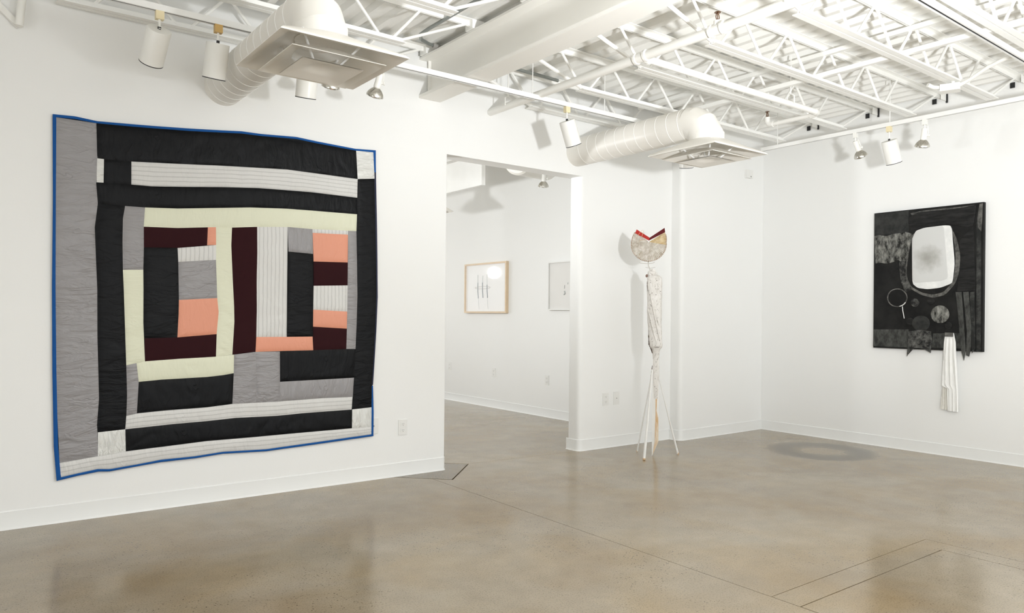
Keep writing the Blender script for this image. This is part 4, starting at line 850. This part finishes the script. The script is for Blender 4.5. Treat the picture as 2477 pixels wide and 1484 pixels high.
# pleated fan: dished sector with the mouth open upwards
FC = (-0.045, 1.898)
def fan_r(q):     # outline radius by direction
    d = math.degrees(q) % 360
    keys = [(40, 0.168), (15, 0.158), (0, 0.152), (-30, 0.160), (-60, 0.166), (-95, 0.170), (-130, 0.166), (-165, 0.158), (-190, 0.150), (-222, 0.152)]
    if d > 45: d -= 360
    for (a, ra), (b, rb) in zip(keys, keys[1:]):
        if b <= d <= a: t_ = (a-d)/(a-b); return ra + (rb-ra)*t_
    return 0.155
def fan_part(name, m, d0, d1, r0=0.03, r1=1.0, step=3.0, thick=0.004):
    n_ = max(2, int(abs(d1-d0)/step)); b = MB(); vs = []
    for side in (0, 1):
        for i in range(n_+1):
            q = math.radians(d0 + (d1-d0)*i/n_); zig = 0.004*(1 if i % 2 else -1)
            for f in (r0, 0.4, 0.75, r1):
                if f < r0: f = r0
                R = fan_r(q)*f; vs.append(S3(FC[0] + math.cos(q)*R, FC[1] + math.sin(q)*R, -0.02 - 0.035*(1-f)**2 + zig*f + side*thick))
    q_ = (n_+1)*4; fs = []
    for side in (0, 1):
        fs += [tuple(side*q_ + v for v in (i*4+k, i*4+k+1, (i+1)*4+k+1, (i+1)*4+k)) for i in range(n_) for k in range(3)]
    loop = [i*4 for i in range(n_+1)] + [n_*4+k for k in (1, 2, 3)] + [i*4+3 for i in range(n_-1, -1, -1)] + [2, 1]
    fs += [(loop[a], loop[(a+1) % len(loop)], q_+loop[(a+1) % len(loop)], q_+loop[a]) for a in range(len(loop))]
    return b.add(vs, fs).build(name, m, sc_)
fan_part('fan_leaf', 'fan_fibre', 351, 143, r0=0.03)
fan_part('fan_leaf', 'fan_straw', 393, 351)
fr = MB()
for i in range(54):
    q = math.radians(383 - i*(383-146)/53); R = fan_r(q)
    fr.lathe([(0.001, -0.006), (0.0045, -0.003), (0.0045, 0.003), (0.001, 0.006)], S3(FC[0]+math.cos(q)*R, FC[1]+math.sin(q)*R, -0.02 + 0.003*(-1)**i), SR*math.cos(q) + Vector((0, 0, math.sin(q))), 6)
fr = fr.build('fringe', 'fringe_brown', sc_, smooth=True); fr['kind'] = 'stuff'
def band(name, m, poly):
    return MB().prism([S3(a, z, -0.034 if abs(a) > 0.08 else -0.055) for a, z in poly], SN*0.008).build(name, m, sc_)
band('fan_band', 'fan_red', [(-0.153, 2.013), (-0.166, 1.980), (-0.044, 1.911), (-0.038, 1.936)])['label'] = 'red cloth band'
band('fan_band', 'fan_maroon', [(0.091, 2.024), (-0.038, 1.936), (-0.044, 1.911), (0.097, 1.986)])['label'] = 'dark maroon cloth band'
for (a0, z0), (a1, z1) in (((-0.155, 1.93), (-0.10, 2.005)), ((-0.13, 1.905), (-0.06, 1.915)), ((-0.11, 1.93), (-0.09, 2.0))):
    MB().tube([S3(a0, z0, -0.06), S3((a0+a1)/2, (z0+z1)/2+0.008, -0.066), S3(a1, z1, -0.06)], 0.0016, 5).build('straw_thread', 'tan_wood', sc_, smooth=True)
# split plank foot and the stick legs
pl = [S3(0.000, 0.86), S3(0.053, 0.86), S3(0.056, 0.45), S3(0.056, 0.125), S3(0.004, 0.0), S3(-0.001, 0.0), S3(-0.002, 0.45)]
MB().prism([p - SN*0.016 for p in pl], SN*0.032).build('plank', 'stick_white', sc_)
MB().prism([S3(0.026, 0.62, -0.018), S3(0.044, 0.60, -0.018), S3(0.036, 0.40, -0.018), S3(0.052, 0.34, -0.018), S3(0.055, 0.124, -0.018), S3(0.006, 0.006, -0.018), S3(0.022, 0.12, -0.018), S3(0.028, 0.36, -0.018)], SN*0.006).build('bare_wood', 'plank_wood', sc_)
def stick(top, foot, r0, r1, m='stick_white'):
    foot = Vector(foot); d = (foot - top)
    MB().tube([top, top + d*0.5, foot + Vector((0, 0, r1*0.3))], [r0, (r0+r1)/2, r1], 8).build('leg', m, sc_, smooth=True)
    MB().tube([foot + Vector((0, 0, 0.012)) - d.normalized()*0.004, foot + Vector((0, 0, 0.0015))], r1*1.03, 8).build('leg_tip', 'tan_wood', sc_, smooth=True)
stick(S3(-0.006, 0.735, 0.02), (5.030, 4.738, 0), 0.005, 0.0075)
stick(S3(-0.004, 0.765, -0.03), (4.788, 4.429, 0), 0.007, 0.0125)
stick(S3(0.052, 0.70, -0.01), (5.240, 4.440, 0), 0.004, 0.0095)

# ------------------------------------------------------------------ next room, seen through the doorway
def framed(y0, y1, z0, z1, m, fw, depth, label):
    t = thing('framed_drawing', (FX, (y0+y1)/2, z0), label, 'picture')
    xf = FX - depth
    for k, (a, b) in enumerate((((y0, z0), (y1, z0+fw)), ((y0, z1-fw), (y1, z1)), ((y0, z0+fw), (y0+fw, z1-fw)), ((y1-fw, z0+fw), (y1, z1-fw)))):
        MB().box((xf, a[0], a[1]), (FX-0.001, b[0], b[1])).build('frame_bar', m, t)
    MB().box((FX-depth*0.45, y0+fw, z0+fw), (FX-0.004, y1-fw, z1-fw)).build('paper', 'paper', t)
    MB().box((xf+0.004, y0+fw, z0+fw), (xf+0.006, y1-fw, z1-fw)).build('glass', 'picture_glass', t)
    return t, FX-depth*0.45-0.001
f1, xp = framed(7.79, 8.77, 1.266, 1.946, 'frame_wood', 0.022, 0.045, 'ink drawing of three upright strokes in a pale wood frame')
def mark(parent, pts, r, m): MB().tube([(xp, y, z) for y, z in pts], r, 6).build('ink_stroke', m, parent, smooth=True)
def fy(px): return 8.77 - (px-500)/(1170-500)*(8.77-7.79) if False else 8.77 + (px-505)*(7.79-8.77)/(1168-505)
def fz(py): return 1.946 - (py-240)/(1062-240)*(0.68)
mark(f1, [(fy(708), fz(430)), (fy(710), fz(560))], 0.004, 'ink_pale'); mark(f1, [(fy(710), fz(560)), (fy(710), fz(700)), (fy(720), fz(820))], 0.0055, 'ink')
mark(f1, [(fy(790), fz(450)), (fy(785), fz(560))], 0.004, 'ink_pale'); mark(f1, [(fy(785), fz(560)), (fy(787), fz(700)), (fy(796), fz(812))], 0.0065, 'ink')
mark(f1, [(fy(855), fz(430)), (fy(858), fz(600))], 0.003, 'ink_pale'); mark(f1, [(fy(858), fz(600)), (fy(860), fz(700)), (fy(868), fz(815))], 0.0065, 'ink')
mark(f1, [(fy(785+122*math.cos(q)), fz(645+20*math.sin(q))) for q in [math.pi*2*k/24 for k in range(25)]], 0.003, 'ink_tan')
for a in (720, 865): mark(f1, [(fy(a), fz(825)), (fy(a+10), fz(1000))], 0.0022, 'ink_pale')
f2, xp = framed(6.10, 6.945, 1.304, 1.885, 'frame_white', 0.014, 0.04, 'faint drawing in a white frame cut off by the doorway edge')
mark(f2, [(6.66, 1.60), (6.665, 1.56)], 0.004, 'ink_pale'); mark(f2, [(6.66, 1.53), (6.65, 1.50), (6.67, 1.49)], 0.010, 'ink_pale')
mark(f2, [(6.60, 1.63), (6.605, 1.61)], 0.004, 'ink_pale')
bx = thing('hanging_panel', (4.79, 8.0, 2.70), 'white panel hanging in the next room, seen through the doorway top', 'panel')
MB().box((4.785, 6.93, 2.725), (4.805, 9.6, 3.05)).build('board', 'rail_white', bx)
MB().box((4.77, 6.90, 2.70), (4.82, 9.6, 2.725)).build('lower_trim', 'rail_white', bx)
MB().box((4.77, 6.90, 2.725), (4.82, 6.93, 3.05)).build('end_trim', 'rail_white', bx)
for y in (7.35, 9.3): MB().box((4.79, y, 3.05), (4.80, y+0.03, ZD)).build('hanger', 'rail_white', bx)
rd = thing('round_duct', (4.7, 6.0, 2.75), 'white round duct end in the next room under the doorway head', 'duct')
MB().lathe([(0.13, 0), (0.15, 0.02), (0.15, 0.9)], (4.62, 6.05, 2.82), (0.75, 0.45, 0.1), 28).build('pipe', 'duct_paint', rd, smooth=True, angle=0.6)
fd = thing('ceiling_diffuser', (4.55, 7.75, 2.45), 'edge of a white ceiling diffuser in the next room beside the left door edge', 'diffuser')
MB().add([(4.42, 7.42, 2.452), (5.02-0.28, 7.42, 2.452), (4.74, 8.0, 2.452), (4.42, 8.0, 2.452), (4.50, 7.55, 2.54), (4.66, 7.55, 2.54), (4.66, 7.87, 2.54), (4.50, 7.87, 2.54)],
         [(0,1,5,4), (1,2,6,5), (2,3,7,6), (3,0,4,7), (4,5,6,7)]).build('hood', 'duct_paint', fd)
MB().box((4.50, 7.50, 2.440), (4.66, 7.92, 2.446)).build('centre_plate', 'duct_paint', fd)
MB().lathe([(0.11, 0), (0.11, 0.5)], (4.58, 7.71, 2.54), (0, 0, 1), 24).build('neck', 'duct_paint', fd, smooth=True)
spot_lamp(5.02, 6.1, 2.82, (0.92, 0.25, -0.05), 'chrome spotlight bulb in the next room just below the door head')
tag(MB().box((4.9, 6.083, 2.82), (5.8, 6.117, 2.86)).build('lighting_track', 'rail_white', pivot=(5.3, 6.1, 2.82)), 'short white lighting track in the next room above the door head', 'lighting track')
